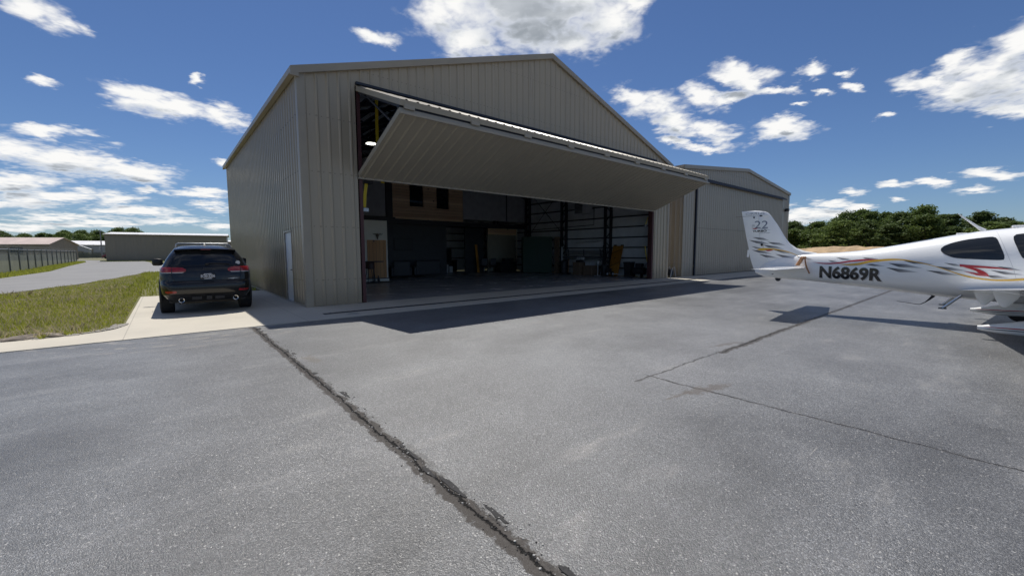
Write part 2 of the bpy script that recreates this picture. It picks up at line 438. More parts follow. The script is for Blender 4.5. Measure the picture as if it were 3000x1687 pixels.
def leaf_mat(name, c1, c2):
    m, t, b, pos, ob = base_mat(name)
    oi = t.n('ShaderNodeObjectInfo')
    f = t.math('MULTIPLY_ADD', oi.outputs['Random'], .45, t.math('MULTIPLY', t.noise(pos, .9, 4, .7), .75))
    t.l(t.ramp(f, [(.3, c1), (.85, c2)]), b.inputs['Base Color']); b.inputs['Roughness'].default_value = .6
    b.inputs['Specular IOR Level'].default_value = .25
    tr = t.n('ShaderNodeBsdfTranslucent'); tr.inputs[0].default_value = tuple(k*1.3 for k in c2)+(1,)
    mx = t.n('ShaderNodeMixShader'); mx.inputs[0].default_value = .22
    out = m.node_tree.nodes['Material Output']
    t.l(b.outputs[0], mx.inputs[1]); t.l(tr.outputs[0], mx.inputs[2]); t.l(mx.outputs[0], out.inputs['Surface'])
    return m
LEAF = leaf_mat('summer_leaves', (.05, .085, .02), (.145, .20, .05))
LEAFDK = leaf_mat('dark_leaves', (.04, .07, .02), (.11, .155, .045))
BARK = M('bark', (.09, .07, .05), .9, var=.3, bump=.6, bscale=12)
GRASSM = leaf_mat('meadow_grass', (.17, .20, .026), (.47, .49, .085))
DRYM = leaf_mat('dry_seed_heads', (.40, .33, .18), (.62, .54, .36))
ROCKM = M('layered_rock', (.26, .22, .18), .9, var=.35, scale=6, bump=.8, bscale=9)
GRAVELM = M('grey_gravel', (.30, .28, .25), .9, var=.4, scale=9)
DIRTM = M('tan_dirt', (.38, .27, .16), .95, var=.35, scale=.9, bump=1.0, bscale=1.5, world=True)

# ------------------------------------------------------------------ camera, sun, sky
RC = Matrix(((0.765, 0.059, -0.642), (-0.644, 0.065, -0.762), (-0.003, 0.996, 0.088)))
CAMLOC = Vector((-3.004, -12.48, 1.55))
cam = bpy.data.cameras.new('camera'); co = bpy.data.objects.new('camera', cam); COL.objects.link(co)
xa = Vector((0.7646, -0.6444, -0.0030)).normalized(); fw = Vector((0.642, 0.762, -0.0876)).normalized()
za = -fw; xa = (xa - za*xa.dot(za)).normalized(); ya = za.cross(xa)
mw = Matrix((xa, ya, za)).transposed().to_4x4(); mw.translation = CAMLOC
co.matrix_world = mw
cam.sensor_fit = 'HORIZONTAL'; cam.sensor_width = 36; cam.lens = 36*1034/2576; cam.clip_start = .05; cam.clip_end = 6000
S.camera = co

SUNV = Vector((.20, .45, 1.0)).normalized()
sun = bpy.data.lights.new('sun', 'SUN'); so = bpy.data.objects.new('sun', sun); COL.objects.link(so)
sun.energy = 4.6; sun.angle = R_(.53); sun.color = (1, .955, .88)
so.rotation_euler = (-SUNV).to_track_quat('-Z', 'Y').to_euler(); so.location = (0, 0, 60)

W = bpy.data.worlds.new('World'); S.world = W; W.use_nodes = True
wt = NT(W.node_tree)
sky = wt.n('ShaderNodeTexSky', sky_type='NISHITA'); sky.sun_disc = False
sky.sun_elevation = math.asin(SUNV.z); sky.sun_rotation = math.atan2(SUNV.x, SUNV.y)
sky.altitude = 300; sky.air_density = 1.0; sky.dust_density = .2; sky.ozone_density = 3.0
SKYSTR = .065
CLOUDS = [(3.65, 0.0, -2.7, -0.25, -12.6, 6.61), (10.14, -0.21, -5.55, 1.26, -21.72, 10.3), (12.18, -0.18, -7.25, 0.93, -25.82, 11.25), (12.27, 0.14, -10.27, -1.4, -25.65, 12.66), (10.48, 2.56, -10.86, 0.83, -19.37, 8.4), (3.06, 0.0, -2.27, -0.31, -14.79, 8.52), (21.59, 0.63, -21.47, -5.45, -44.29, 27.32), (22.93, -0.83, -8.83, 6.01, -51.91, 20.42), (24.02, -6.43, 5.76, 1.11, -41.47, 15.23), (26.96, -10.73, 6.89, -9.99, -39.15, 12.66), (44.99, -21.33, 11.58, -20.47, -50.42, 15.76), (63.87, -20.32, 13.66, -26.52, -115.11, 26.89), (68.16, -25.34, 2.1, -24.36, -126.14, 41.67), (22.89, -4.68, 1.65, 0.13, -45.19, 11.93), (17.75, -3.68, 0.37, -0.49, -40.75, 10.68), (18.36, -6.71, -0.15, -11.4, -46.77, 13.21), (18.55, -1.98, 2.89, 12.05, -93.56, 19.54), (19.76, -2.09, 3.6, 4.23, -42.7, 7.38), (12.61, -2.09, 1.73, -1.48, -32.79, 4.78), (14.95, -2.52, 0.9, -2.72, -45.43, 6.4), (19.25, -1.35, 3.25, 8.81, -69.58, 9.31), (23.45, -2.44, 4.32, 2.99, -83.69, 8.99), (11.44, -0.5, 1.48, 10.39, -72.24, 7.87), (21.21, -1.48, 3.75, 7.94, -92.34, 8.41), (24.83, -1.57, 1.5, 7.74, -92.23, 9.09), (18.32, -1.55, -0.87, 3.99, -103.68, 11.58), (31.53, -1.7, -2.49, 7.31, -130.93, 10.4), (13.52, -1.19, 0.5, 1.62, -95.07, 7.19), (17.78, -1.2, 2.41, 7.9, -131.29, 8.76), (15.92, -0.93, -0.15, 6.18, -137.06, 8.09), (12.99, -0.84, 1.11, 6.84, -149.03, 8.06), (22.65, -1.57, 3.83, 5.51, -135.62, 6.11), (25.86, -1.37, -2.29, 4.61, -143.01, 6.92), (32.28, -1.78, -2.04, 10.84, -166.17, 14.97), (62.6, -3.85, 1.84, 13.57, -144.36, 16.46), (12.37, -0.83, -12.34, -5.52, -30.63, 15.25), (19.45, 0.49, -19.31, -4.83, -51.8, 22.0), (13.22, -2.03, -13.58, -10.16, -37.13, 21.18), (13.2, -1.86, -14.5, -10.36, -35.51, 20.8), (16.97, 0.6, -19.06, -9.32, -96.01, 31.51), (18.57, -6.46, -18.35, -37.59, -84.07, 60.25), (19.64, -0.64, -24.6, -12.74, -52.74, 28.62), (43.17, 2.1, -55.19, -11.99, -77.07, 34.44), (19.27, -6.92, -19.46, -20.54, -42.8, 36.64), (22.6, 8.75, -29.27, 15.09, -70.61, 3.82), (15.97, -0.75, -18.61, -13.18, -51.41, 33.81), (18.49, -11.0, -18.75, -42.3, -57.92, 70.47), (24.12, -2.13, -29.58, -33.57, -102.89, 74.03), (36.63, 10.69, -51.41, 7.17, -103.63, 24.7), (55.97, 10.07, -79.41, -13.74, -172.05, 73.63), (52.68, 3.1, -73.39, -25.22, -111.59, 67.53), (66.32, 3.65, -89.12, -33.81, -166.51, 93.43), (67.85, 4.05, -97.0, -31.03, -154.48, 80.32), (78.75, 4.06, -103.06, -32.07, -179.86, 90.42), (13.39, 2.23, -21.26, -1.86, -20.74, 8.23), (22.48, 8.27, -37.77, 9.79, -30.28, -6.31), (18.88, 0.03, -28.57, -12.75, -34.56, 27.84), (25.24, -1.94, -36.6, -22.45, -47.79, 45.9), (46.36, 15.08, -74.09, 11.47, -64.59, 2.1), (23.94, 1.66, -38.0, -14.97, -59.99, 36.27), (31.99, 0.19, -49.5, -29.28, -110.37, 58.56), (42.87, 2.65, -64.18, -18.07, -154.29, 44.37), (45.94, 2.67, -66.26, -17.63, -162.77, 44.27), (39.75, 3.97, -61.59, -4.72, -145.94, 21.09), (55.32, 3.02, -77.07, -9.21, -99.89, 23.65), (27.85, 1.45, -37.82, -6.93, -96.39, 18.03), (13.6, 0.11, -18.26, -7.95, -66.51, 15.29), (21.95, 1.05, -28.56, -3.43, -71.34, 9.14), (88.89, 5.19, -128.95, -17.83, -208.62, 44.32), (44.59, 2.44, -62.37, -10.94, -154.5, 27.76), (50.22, -17.89, -2.24, -39.55, -123.25, 24.64)]

def cloud_group():
    g = bpy.data.node_groups.new('cloud_outline', 'ShaderNodeTree')
    g.interface.new_socket('P', in_out='INPUT', socket_type='NodeSocketVector')
    g.interface.new_socket('D', in_out='OUTPUT', socket_type='NodeSocketFloat')
    t = NT(g); i = t.n('NodeGroupInput'); o = t.n('NodeGroupOutput'); acc = None
    for a in CLOUDS:
        u = t.vmath('DOT_PRODUCT', i.outputs[0], tuple(a[:3])); v = t.vmath('DOT_PRODUCT', i.outputs[0], tuple(a[3:]))
        q = t.math('MULTIPLY_ADD', v, v, t.math('MULTIPLY', u, u))
        acc = q if acc is None else t.math('SMOOTH_MIN', acc, q, .25)
    t.l(t.math('SUBTRACT', 1.0, t.math('SQRT', t.math('MAXIMUM', acc, 0.0))), o.inputs[0])
    return g
CG = cloud_group()
tc = wt.n('ShaderNodeTexCoord'); D = tc.outputs['Generated']
sp = wt.n('ShaderNodeSeparateXYZ'); wt.l(D, sp.inputs[0])
az = wt.math('ARCTAN2', sp.outputs[0], sp.outputs[1]); el = wt.math('ARCSINE', sp.outputs[2])
fdot = wt.vmath('DOT_PRODUCT', D, (.642, .762, -.05))
rear = wt.math('MULTIPLY', wt.step(fdot, .50, .25), wt.step(el, .03, .12))   # the rest of the sky carries a loose field of clouds
def cloud_density(up, soft=False):
    e = wt.math('ADD', el, up) if up is not None else el
    ce = wt.math('COSINE', e); z = wt.math('SINE', e); den = wt.math('ADD', wt.math('MAXIMUM', z, 0.0), .13)
    cp = wt.n('ShaderNodeCombineXYZ'); k = wt.math('DIVIDE', ce, den)
    wt.l(wt.math('MULTIPLY', wt.math('SINE', az), k), cp.inputs[0]); wt.l(wt.math('MULTIPLY', wt.math('COSINE', az), k), cp.inputs[1]); cp.inputs[2].default_value = 3.7
    PL = cp.outputs[0]
    n1 = wt.noise(PL, 2.4, 4, .55, .2); n2 = wt.noise(PL, 12, 5, .60, .6)
    bil = None
    for sc_, am_ in ((4.5, 1.0), (10.5, .62), (23.0, .34)):
        q = wt.math('MULTIPLY', wt.math('ABSOLUTE', wt.math('MULTIPLY_ADD', wt.noise(PL, sc_, 1.5, .5, .3), 2.0, -1.0)), am_)
        bil = q if bil is None else wt.math('ADD', bil, q)
    wn = wt.n('ShaderNodeTexNoise'); wt.l(PL, wn.inputs['Vector']); wn.inputs['Scale'].default_value = 4.2; wn.inputs['Detail'].default_value = 6; wn.inputs['Roughness'].default_value = .62
    ws = wt.n('ShaderNodeSeparateColor'); wt.l(wn.outputs['Color'], ws.inputs[0])
    amp = wt.math('MULTIPLY_ADD', z, .17, .014)
    c = wt.n('ShaderNodeCombineXYZ'); c.inputs[2].default_value = 1
    wt.l(wt.math('MULTIPLY_ADD', wt.math('ADD', ws.outputs[0], -.5), wt.math('MULTIPLY', amp, 1.7), az), c.inputs[0])
    wt.l(wt.math('MULTIPLY_ADD', wt.math('ADD', ws.outputs[1], -.5), amp, e), c.inputs[1])
    g = wt.n('ShaderNodeGroup'); g.node_tree = CG; wt.l(c.outputs[0], g.inputs[0])
    field = wt.math('MULTIPLY_ADD', wt.noise(PL, .9, 3), 2.6, -1.52)
    d0 = wt.math('MAXIMUM', g.outputs[0], wt.math('MULTIPLY_ADD', rear, wt.math('ADD', field, 2.0), -2.0))
    return wt.math('ADD', wt.math('MULTIPLY', wt.math('MINIMUM', d0, .8), 1.15), wt.math('ADD', wt.math('ADD', wt.math('MULTIPLY', wt.math('ADD', n1, -.5), 1.3), wt.math('MULTIPLY', wt.math('ADD', bil, -.40), .18 if soft else 1.1)), wt.math('MULTIPLY', wt.math('ADD', n2, -.5), .05 if soft else .85)))
dens = cloud_density(None)
up = wt.math('MULTIPLY_ADD', sp.outputs[2], .075, .007)
densu = cloud_density(up, True); denss = cloud_density(None, True)
alpha = wt.step(dens, -.36, .78)
# tops catch the sun, thick undersides turn grey
lit = wt.math('SUBTRACT', denss, densu)
shade = wt.math('ADD', wt.math('MULTIPLY', wt.step(densu, .10, 1.05), .72), wt.math('MULTIPLY', lit, -.40))
shade = wt.math('MULTIPLY', shade, wt.step(dens, .0, .9))
ccol = wt.ramp(shade, [(0, (1.0, .995, .98)), (.28, (.84, .86, .88)), (.55, (.55, .585, .63)), (.85, (.34, .375, .42))])
bgc = wt.n('ShaderNodeBackground'); wt.l(ccol, bgc.inputs[0]); bgc.inputs[1].default_value = .93
bgs = wt.n('ShaderNodeBackground'); wt.l(wt.mix(1.0, sky.outputs[0], (.74,.89,1.14), 'MULTIPLY'), bgs.inputs[0]); bgs.inputs[1].default_value = SKYSTR
mx = wt.n('ShaderNodeMixShader'); wt.l(wt.math('MULTIPLY', alpha, wt.step(el, .0, .02)), mx.inputs[0]); wt.l(bgs.outputs[0], mx.inputs[1]); wt.l(bgc.outputs[0], mx.inputs[2])
wt.l(mx.outputs[0], W.node_tree.nodes['World Output'].inputs[0])
W.node_tree.nodes.remove(W.node_tree.nodes['Background']) if 'Background' in W.node_tree.nodes and W.node_tree.nodes['Background'] not in (bgc.node if hasattr(bgc,'node') else None,) and len(W.node_tree.nodes['Background'].outputs[0].links) == 0 else None
W.cycles.sampling_method = 'MANUAL'; W.cycles.sample_map_resolution = 512

S.view_settings.view_transform = 'Standard'; S.view_settings.look = 'None'
S.view_settings.exposure = 0.06; S.view_settings.gamma = 1.0
S.cycles.use_denoising = True
try: S.cycles.denoiser = 'OPENIMAGEDENOISE'
except Exception: pass
S.cycles.max_bounces = 8; S.cycles.diffuse_bounces = 5; S.cycles.transparent_max_bounces = 12
S.cycles.sample_clamp_indirect = 4.0

# ------------------------------------------------------------------ ground, paving
structure(MB().add([(-2500,-2500,-.03),(2500,-2500,-.03),(2500,2500,-.03),(-2500,2500,-.03)], [(0,1,2,3)]), 'ground', SOIL)
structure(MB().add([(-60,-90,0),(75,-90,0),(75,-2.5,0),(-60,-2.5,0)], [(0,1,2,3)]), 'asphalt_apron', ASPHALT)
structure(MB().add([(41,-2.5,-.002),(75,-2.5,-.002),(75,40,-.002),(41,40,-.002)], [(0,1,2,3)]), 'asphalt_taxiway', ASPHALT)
# concrete pad, with a kerb strip running left along the apron edge
arc = [(-3.745, -.55), (-3.78, -.8), (-3.88, -1.02), (-4.05, -1.2), (-4.3, -1.31), (-4.7, -1.36), (-60, -1.36)]
pad = [(-60, -2.5), (42, -2.5), (42, .05), (0.05, .05), (0.05, 6.95), (-3.72, 6.95)] + arc
structure(MB().prism(pad, -.12, .012, 'z'), 'concrete_pad', CONCRETE)
structure(MB().box(.06, 19.24, .05, 16.2, -.1, .012), 'hangar_floor', FLOORM)
# road: strip plus the yard behind
near = [(-16,-7),(-12.5,0),(-9.8,6),(-7.92,12.18),(-6.47,17.05),(-5.4,23),(-4.16,31.8),(-2.6,33.5),(6,35),(14,36)]
far_ = [(14,60),(4,60),(-4.3,62),(-5.0,80),(-6,92),(-11.6,92.5),(-12.6,110),(-30,150),(-33,150),(-15.5,100),(-13.3,88),(-11.9,60),(-10.6,40),(-10.9,28),(-11.9,19),(-14.6,10),(-18.6,2),(-22,-7)]
structure(MB().prism(near+far_, -.08, -.008, 'z'), 'road', ROAD)
structure(MB().prism([(-90,150),(60,150),(60,158),(-90,158)], -.08, -.012, 'z'), 'gravel_track', concrete_mat('pale_gravel_track', (.45,.43,.38), .9, .3, joint=False))

# torn filler and crumbs along the open paving seam
rs = random.Random(17)
FILL = M('old_crack_filler', (.030, .029, .029), .8, var=.35, scale=22, bump=.6, bscale=70)
mb = MB(); mb2 = MB()
def seam_x(y): return -1.67+.035*math.sin(y*2.1)+.02*math.sin(y*5.3+1)
y = -2.8
while y > -11.9:
    ln = rs.uniform(.07, .34); off = rs.uniform(.03, .07); wd_ = rs.uniform(.014, .038)
    n_ = 15; poly = []
    for k in range(n_):
        a = 2*math.pi*k/n_; r = rs.uniform(.5, 1.2)
        poly.append((seam_x(y)+off+wd_*r*math.cos(a)+.16*wd_*math.sin(a), y+ln/2*r*math.sin(a)))
    if rs.random() < .6: mb.prism(poly, .0005, rs.uniform(.003, .006), 'z')
    y -= ln*rs.uniform(.8, 1.9)
for k in range(520):
    y = -2.7-9.2*rs.random()**.7; s = rs.uniform(.002, .007); x = seam_x(y)+rs.gauss(.02, .045)
    (mb2 if rs.random() < .55 else mb).blob((x, y, s*.4), (s*rs.uniform(.8,1.5), s, s*.7), k, 6, .3)
o = structure(mb, 'crack_filler', FILL, 'stuff'); tag(o, 'torn dark filler and crumbs along the long open seam in the tarmac', 'crack filler')
o = structure(mb2, 'loose_grit', M('pale_grit', (.36,.35,.33), .7, var=.3, scale=30), 'stuff'); tag(o, 'pale loose grit scattered along the long open seam in the tarmac', 'grit')

# trench drain and valve lid in the concrete
t_ = thing('trench_drain', 'long dark trench drain grating set in the concrete before the open hangar door', 'drain', (9.5, -1.62, 0))
part(MB().box(-.05, 20.6, -1.75, -1.52, .005, .0135), 'channel', DARKSTEEL, t_)
mb = MB()
for i in range(138): mb.box(-.03+i*.15, .02+i*.15, -1.74, -1.53, .0138, .018)
part(mb, 'grating', M('drain_iron', (.07,.072,.075), .6), t_)
t_ = MB().lathe([(.0,.012),(.13,.012),(.13,.018),(.10,.018),(.10,.016),(.0,.016)], (.55,-2.05,0), 24).build('drain_lid', STEEL, None); t_.location = (0,0,0)
tag(t_, 'small round metal lid in the concrete near the left door jamb', 'drain lid')

# ------------------------------------------------------------------ ribbed steel walls
def rib_profile(length, pitch=.305, h=.032, top=.035, base=.095, beads=False):
    pts = [(0, 0)]; x = pitch/2
    while x < length - base/2:
        pts += [(x-base/2, 0), (x-top/2, h), (x+top/2, h), (x+base/2, 0)]; 
        # two shallow stiffener beads in every pan
        if beads and x+pitch < length:
            for k in (.36, .64): pts += [(x+pitch*k-.025, 0), (x+pitch*k, .014), (x+pitch*k+.025, 0)]
        x += pitch
    pts.append((length, 0)); return pts
def ribbed(mb, p0, p1, zb, zt, out, pitch=.305, h=.032, breaks=(), beads=False):
    """ribbed sheet from p0 to p1 (x,y); zb, zt are functions of the distance along; out = outward normal (x,y)"""
    L = math.hypot(p1[0]-p0[0], p1[1]-p0[1]); d = ((p1[0]-p0[0])/L, (p1[1]-p0[1])/L)
    prof = rib_profile(L, pitch, h, beads=beads)
    for b in breaks:
        o = 0
        for i in range(len(prof)-1):
            if prof[i][0] < b < prof[i+1][0]:
                a, c = prof[i], prof[i+1]; k = (b-a[0])/(c[0]-a[0]); prof.insert(i+1, (b, a[1]+(c[1]-a[1])*k)); break
    vs = []; fs = []
    for s, o in prof:
        x, y = p0[0]+d[0]*s+out[0]*o, p0[1]+d[1]*s+out[1]*o
        vs += [(x, y, zb(s)), (x, y, zt(s))]
    for i in range(len(prof)-1): fs.append((2*i, 2*i+2, 2*i+3, 2*i+1))
    return mb.add(vs, fs)

HW, HE, HR, HD = 19.3, 6.42, 9.55, 16.3       # width, eave, ridge, depth
OX0, OX1, OZ = 1.62, 17.68, 6.40              # door opening
def gable(x): return HE + (HR-HE)*(1-abs(x-HW/2)/(HW/2))
hang = thing('hangar', 'large tan steel hangar with its wide folding door raised open, dark inside', 'hangar', (HW/2, HD/2, 0))
mb = MB()
c0 = lambda s: .02
ribbed(mb, (0,0), (OX0-.06,0), c0, lambda s: gable(s)-.1, (0,-1))
ribbed(mb, (OX1+.06,0), (HW,0), c0, lambda s: gable(OX1+.06+s)-.1, (0,-1))
ribbed(mb, (OX0-.06,.0), (OX1+.06,.0), lambda s: OZ, lambda s: gable(OX0-.06+s)-.1, (0,-1), breaks=(HW/2-OX0+.06,))
part(mb, 'front_wall', TAN, hang, fix=False)
mb = MB(); DY0, DY1, DZ = 1.40, 2.31, 2.17
for a, b in ((0, DY0), (DY1, HD)):
    ribbed(mb, (0, b), (0, a), c0, lambda s: HE-.06, (-1,0), h=.04, beads=True)
ribbed(mb, (0, DY1), (0, DY0), lambda s: DZ, lambda s: HE-.06, (-1,0), h=.04, beads=True)
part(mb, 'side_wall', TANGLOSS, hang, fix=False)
mb = MB(); ribbed(mb, (HW,0), (HW,HD), c0, lambda s: HE-.06, (1,0)); part(mb, 'side_wall', TAN, hang, fix=False)
mb = MB(); ribbed(mb, (HW,HD), (0,HD), c0, lambda s: gable(HW-s)-.1, (0,1), breaks=(HW/2,)); part(mb, 'back_wall', TAN, hang, fix=False)
def roof(mb, x0, xm, x1, ze, zr, y0, y1, pitch=.305, th=.05):
    for a, za_, b, zb_ in ((x0, ze, xm, zr), (xm, zr, x1, ze)):
        prof = rib_profile(y1-y0, pitch, .03); n = len(prof); vs = []
        nx, nz_ = -(zb_-za_), (b-a); ln = math.hypot(nx, nz_); nx /= ln; nz_ /= ln
        for s, o in prof: vs += [(a+nx*o, y0+s, za_+nz_*o), (b+nx*o, y0+s, zb_+nz_*o)]
        fs = [(2*i, 2*i+1, 2*i+3, 2*i+2) for i in range(n-1)]
        mb.add(vs, fs)
        mb.add([(a,y0,za_-th),(b,y0,zb_-th),(b,y1,zb_-th),(a,y1,za_-th)], [(0,3,2,1)])
mb = MB(); roof(mb, -.16, HW/2, HW+.16, HE-.02, HR+.03, -.03, HD+.03); part(mb, 'roof', ROOFM, hang, fix=False)
def rake(x0, z0, x1, z1, y, h=.2, d=.07, mb=None):
    mb = mb or MB(); 
    return mb.add([(x0,y,z0-h),(x1,y,z1-h),(x1,y,z1),(x0,y,z0),(x0,y+d,z0-h),(x1,y+d,z1-h),(x1,y+d,z1),(x0,y+d,z0)],
        [(0,1,2,3),(7,6,5,4),(3,2,6,7),(0,4,5,1),(0,3,7,4),(1,5,6,2)])
for y in (-.12, HD+.05):
    part(rake(-.18, HE+.03, HW/2, HR+.08, y), 'rake_trim', TRIM, hang); part(rake(HW/2, HR+.08, HW+.18, HE+.03, y), 'rake_trim', TRIM, hang)
part(MB().box(-.187, -.045, -.10, HD+.1, HE-.12, HE+.03), 'eave_trim', TRIM, hang)
part(MB().box(-.19, .02, -.117, -.046, HE-.20, HE-.002), 'corner_cap', TRIM, hang)
part(MB().box(HW+.045, HW+.187, -.10, HD+.1, HE-.12, HE+.03), 'eave_trim', TRIM, hang)
for x, y in ((-.042, -.042), (HW-.15, -.042)):
    mb = MB().box(x, x+.192, y, y+.02, .015, HE-.02)
    mb.box(x if x < 1 else x+.172, (x if x < 1 else x+.172)+.02, y+.021, y+.2, .015, HE-.02); part(mb, 'corner_trim', TRIM, hang)
mb = MB().box(-.05, -.034, -.03, DY0-.05, .0, .06).box(-.05, -.034, DY1+.05, HD, .0, .06); part(mb, 'base_trim', TRIM, hang)
# walk-in door in the left wall
fr = MB().box(-.05,.06,DY0-.05,DY0,.02,DZ+.05).box(-.05,.06,DY1,DY1+.05,.02,DZ+.05).box(-.051,.06,DY0,DY1,DZ,DZ+.05)
wd = part(MB().box(-.012,.035,DY0+.01,DY1-.01,.06,DZ-.012), 'walk_door', WHITEDOOR, hang)
part(fr, 'door_frame', TRIM, wd)
part(MB().box(-.03,-.012,DY0+.05,DY0+.11,.96,1.16).bar((-.05,DY0+.08,1.02),(-.05,DY0+.22,1.02),.02).box(-.06,-.012,DY0+.07,DY0+.09,1.01,1.03), 'handle', BLACK, wd)
part(MB().box(-.06,.04,DY0,DY1,.02,.055), 'threshold', STEEL, wd)
for z in (.3, 1.1, 1.9): part(MB().cyl((-.022,DY1-.005,z-.05),(-.022,DY1-.005,z+.05),.009,8), 'hinge', STEEL, wd)
# red jambs
for x0, x1 in ((OX0-.10, OX0+.05), (OX1-.05, OX1+.10)):
    part(MB().box(x0, x1, .0, .16, .015, OZ-.01).box(x0+.05, x1-.05, .161, .3, .015, OZ-.01), 'door_jamb', REDPRIMER, hang, bevel=.004)
part(MB().box(OX0-.1, OX1+.1, .02, .22, OZ+.005, OZ+.28), 'door_header', DARKSTEEL, hang)
# raised folding door
def slab(x0, x1, a, b, th, side, pitch=.305, h=.02):
    """ribbed panel from (y,z) a to b; outer face ribs on the left-hand normal*side"""
    ny, nz_ = -(b[1]-a[1]), (b[0]-a[0]); ln = math.hypot(ny, nz_); ny, nz_ = ny/ln*side, nz_/ln*side
    mb = MB(); prof = rib_profile(x1-x0, pitch, h); vs = []; fs = []
    for s, o in prof: vs += [(x0+s, a[0]+ny*o, a[1]+nz_*o), (x0+s, b[0]+ny*o, b[1]+nz_*o)]
    fs = [(2*i, 2*i+2, 2*i+3, 2*i+1) for i in range(len(prof)-1)]
    mb.add(vs, fs)
    q = lambda x, p, o: (x, p[0]-ny*o, p[1]-nz_*o)
    mb.add([q(x0,a,.002),q(x1,a,.002),q(x1,b,.002),q(x0,b,.002),q(x0,a,th),q(x1,a,th),q(x1,b,th),q(x0,b,th)],
        [(7,6,5,4),(0,1,5,4),(1,2,6,5),(2,3,7,6),(3,0,4,7)])
    return mb
DXa, DXb = OX0-.08, OX1+.08
UA, UB = (-.07, 6.37), (-2.96, 5.21)
LA, LB = (-2.93, 4.905), (-.045, 3.765)
bd = part(slab(DXa, DXb, LA, LB, .14, -1, h=.026), 'folding_door', DOORTAN, hang, fix=False)
part(slab(DXa, DXb, UA, UB, .14, -1, h=.022), 'upper_leaf', DOORTAN, bd, fix=False)
# flanges, weather strip and hinges along the fold
part(MB().bar((DXa-.01, -2.955, 4.90), (DXb+.01, -2.955, 4.90), .05, .06), 'fold_trim', TRIM, bd)
part(MB().bar((DXa, -2.80, 5.08), (DXb, -2.80, 5.08), .10, .07), 'fold_seal', NAVY, bd)
part(MB().bar((DXa-.01, -.035, 3.745), (DXb+.01, -.035, 3.745), .05, .05), 'bottom_trim', TRIM, bd)
part(MB().bar((DXa, -.05, 6.45), (DXb, -.05, 6.45), .10, .07), 'top_seal', NAVY, bd)
hx = [DXa+.25+i*(DXb-DXa-.5)/8 for i in range(9)]
h0 = None
for x in hx:
    mb = MB().box(x-.14, x+.14, -2.93, -2.87, 5.02, 5.13)
    part(mb, 'hinge', TRIM, bd)
# steel framing behind the leaves (seen from the open ends)
for k in range(12):
    x = DXa+.06+k*(DXb-DXa-.12)/11
    mb = MB().rings([[(x-.03,-.15,6.12),(x+.03,-.15,6.12),(x+.03,-.15,6.20),(x-.03,-.15,6.20)],[(x-.03,-2.84,5.04),(x+.03,-2.84,5.04),(x+.03,-2.85,5.13),(x-.03,-2.85,5.13)],[(x-.03,-2.6,4.93),(x+.03,-2.6,4.93),(x+.03,-2.6,5.0),(x-.03,-2.6,5.0)],[(x-.03,-.1,3.92),(x+.03,-.1,3.92),(x+.03,-.1,4.0),(x-.03,-.1,4.0)]])
    part(mb, 'leaf_frame', DARKSTEEL, bd)
for x in (DXa+.05, DXb-.05): part(MB().bar((x,-.6,5.98),(x,-2.3,4.85),.04), 'diagonal_brace', DARKSTEEL, bd)
def strap(path, w, name='lift_strap'):
    mb = MB()
    for a, b in zip(path, path[1:]):
        mb.add([(a[0]-w/2,a[1],a[2]),(a[0]+w/2,a[1],a[2]),(b[0]+w/2,b[1],b[2]),(b[0]-w/2,b[1],b[2]),
                (a[0]-w/2,a[1]+.008,a[2]),(a[0]+w/2,a[1]+.008,a[2]),(b[0]+w/2,b[1]+.008,b[2]),(b[0]-w/2,b[1]+.008,b[2])],
               [(0,1,2,3),(7,6,5,4),(0,3,7,4),(1,5,6,2),(0,4,5,1),(2,6,7,3)])
    return part(mb, name, YELLOW, bd)
strap([(2.39,.5,6.55),(2.37,.5,5.6),(2.36,.47,4.4),(2.36,.15,3.7)], .10)
strap([(1.96,.45,3.74),(1.90,.46,3.35),(1.87,.46,2.95)], .10)
strap([(17.76,.36,3.45),(17.56,.38,3.02)], .06); strap([(17.57,.38,1.84),(17.66,.38,1.45),(17.84,.38,.95)], .07)
for a in ((1.88,.46,2.88),(17.56,.38,2.98)):
    part(MB().box(a[0]-.09,a[0]+.11,a[1]-.05,a[1]+.06,a[2]-.07,a[2]+.05), 'strap_anchor', STEEL, bd, bevel=.01)
part(MB().box(1.78,2.12,.34,.56,3.68,3.75), 'strap_guide', DARKSTEEL, bd)

# ---- inside: columns, girts, liner, rafters
mb = MB()
mb.add([(HW-.10,.3,.03),(HW-.10,HD-.1,.03),(HW-.10,HD-.1,HE-.1),(HW-.10,.3,HE-.1)], [(0,1,2,3)])
mb.add([(.10,.3,.03),(.10,HD-.1,.03),(.10,HD-.1,HE-.1),(.10,.3,HE-.1)], [(3,2,1,0)])
mb.add([(.1,HD-.1,.03),(HW-.1,HD-.1,.03),(HW-.1,HD-.1,HE-.1),(HW/2,HD-.1,HR-.25),(.1,HD-.1,HE-.1)], [(0,1,2,3,4)])
part(mb, 'wall_insulation', LINER, hang, fix=False)
mb = MB()
mb.add([(.1,.1,HE-.12),(HW/2,.1,HR-.15),(HW/2,HD-.1,HR-.15),(.1,HD-.1,HE-.12)], [(0,3,2,1)])
mb.add([(HW/2,.1,HR-.15),(HW-.1,.1,HE-.12),(HW-.1,HD-.1,HE-.12),(HW/2,HD-.1,HR-.15)], [(0,3,2,1)])
part(mb, 'roof_insulation', LINER, hang, fix=False)
def trussed_column(x, y0, y1, z1):
    mb = MB().box(x-.09,x+.09,y0,y0+.11,.02,z1).box(x-.09,x+.09,y1-.11,y1,.02,z1)
    n = int(z1/.55)
    for i in range(n):
        za_, zb_ = .1+i*z1/n, .1+(i+1)*z1/n-.1
        a, b = (y0+.06, y1-.06) if i % 2 else (y1-.06, y0+.06)
        mb.bar((x, a, za_), (x, b, zb_), .04)
    return mb
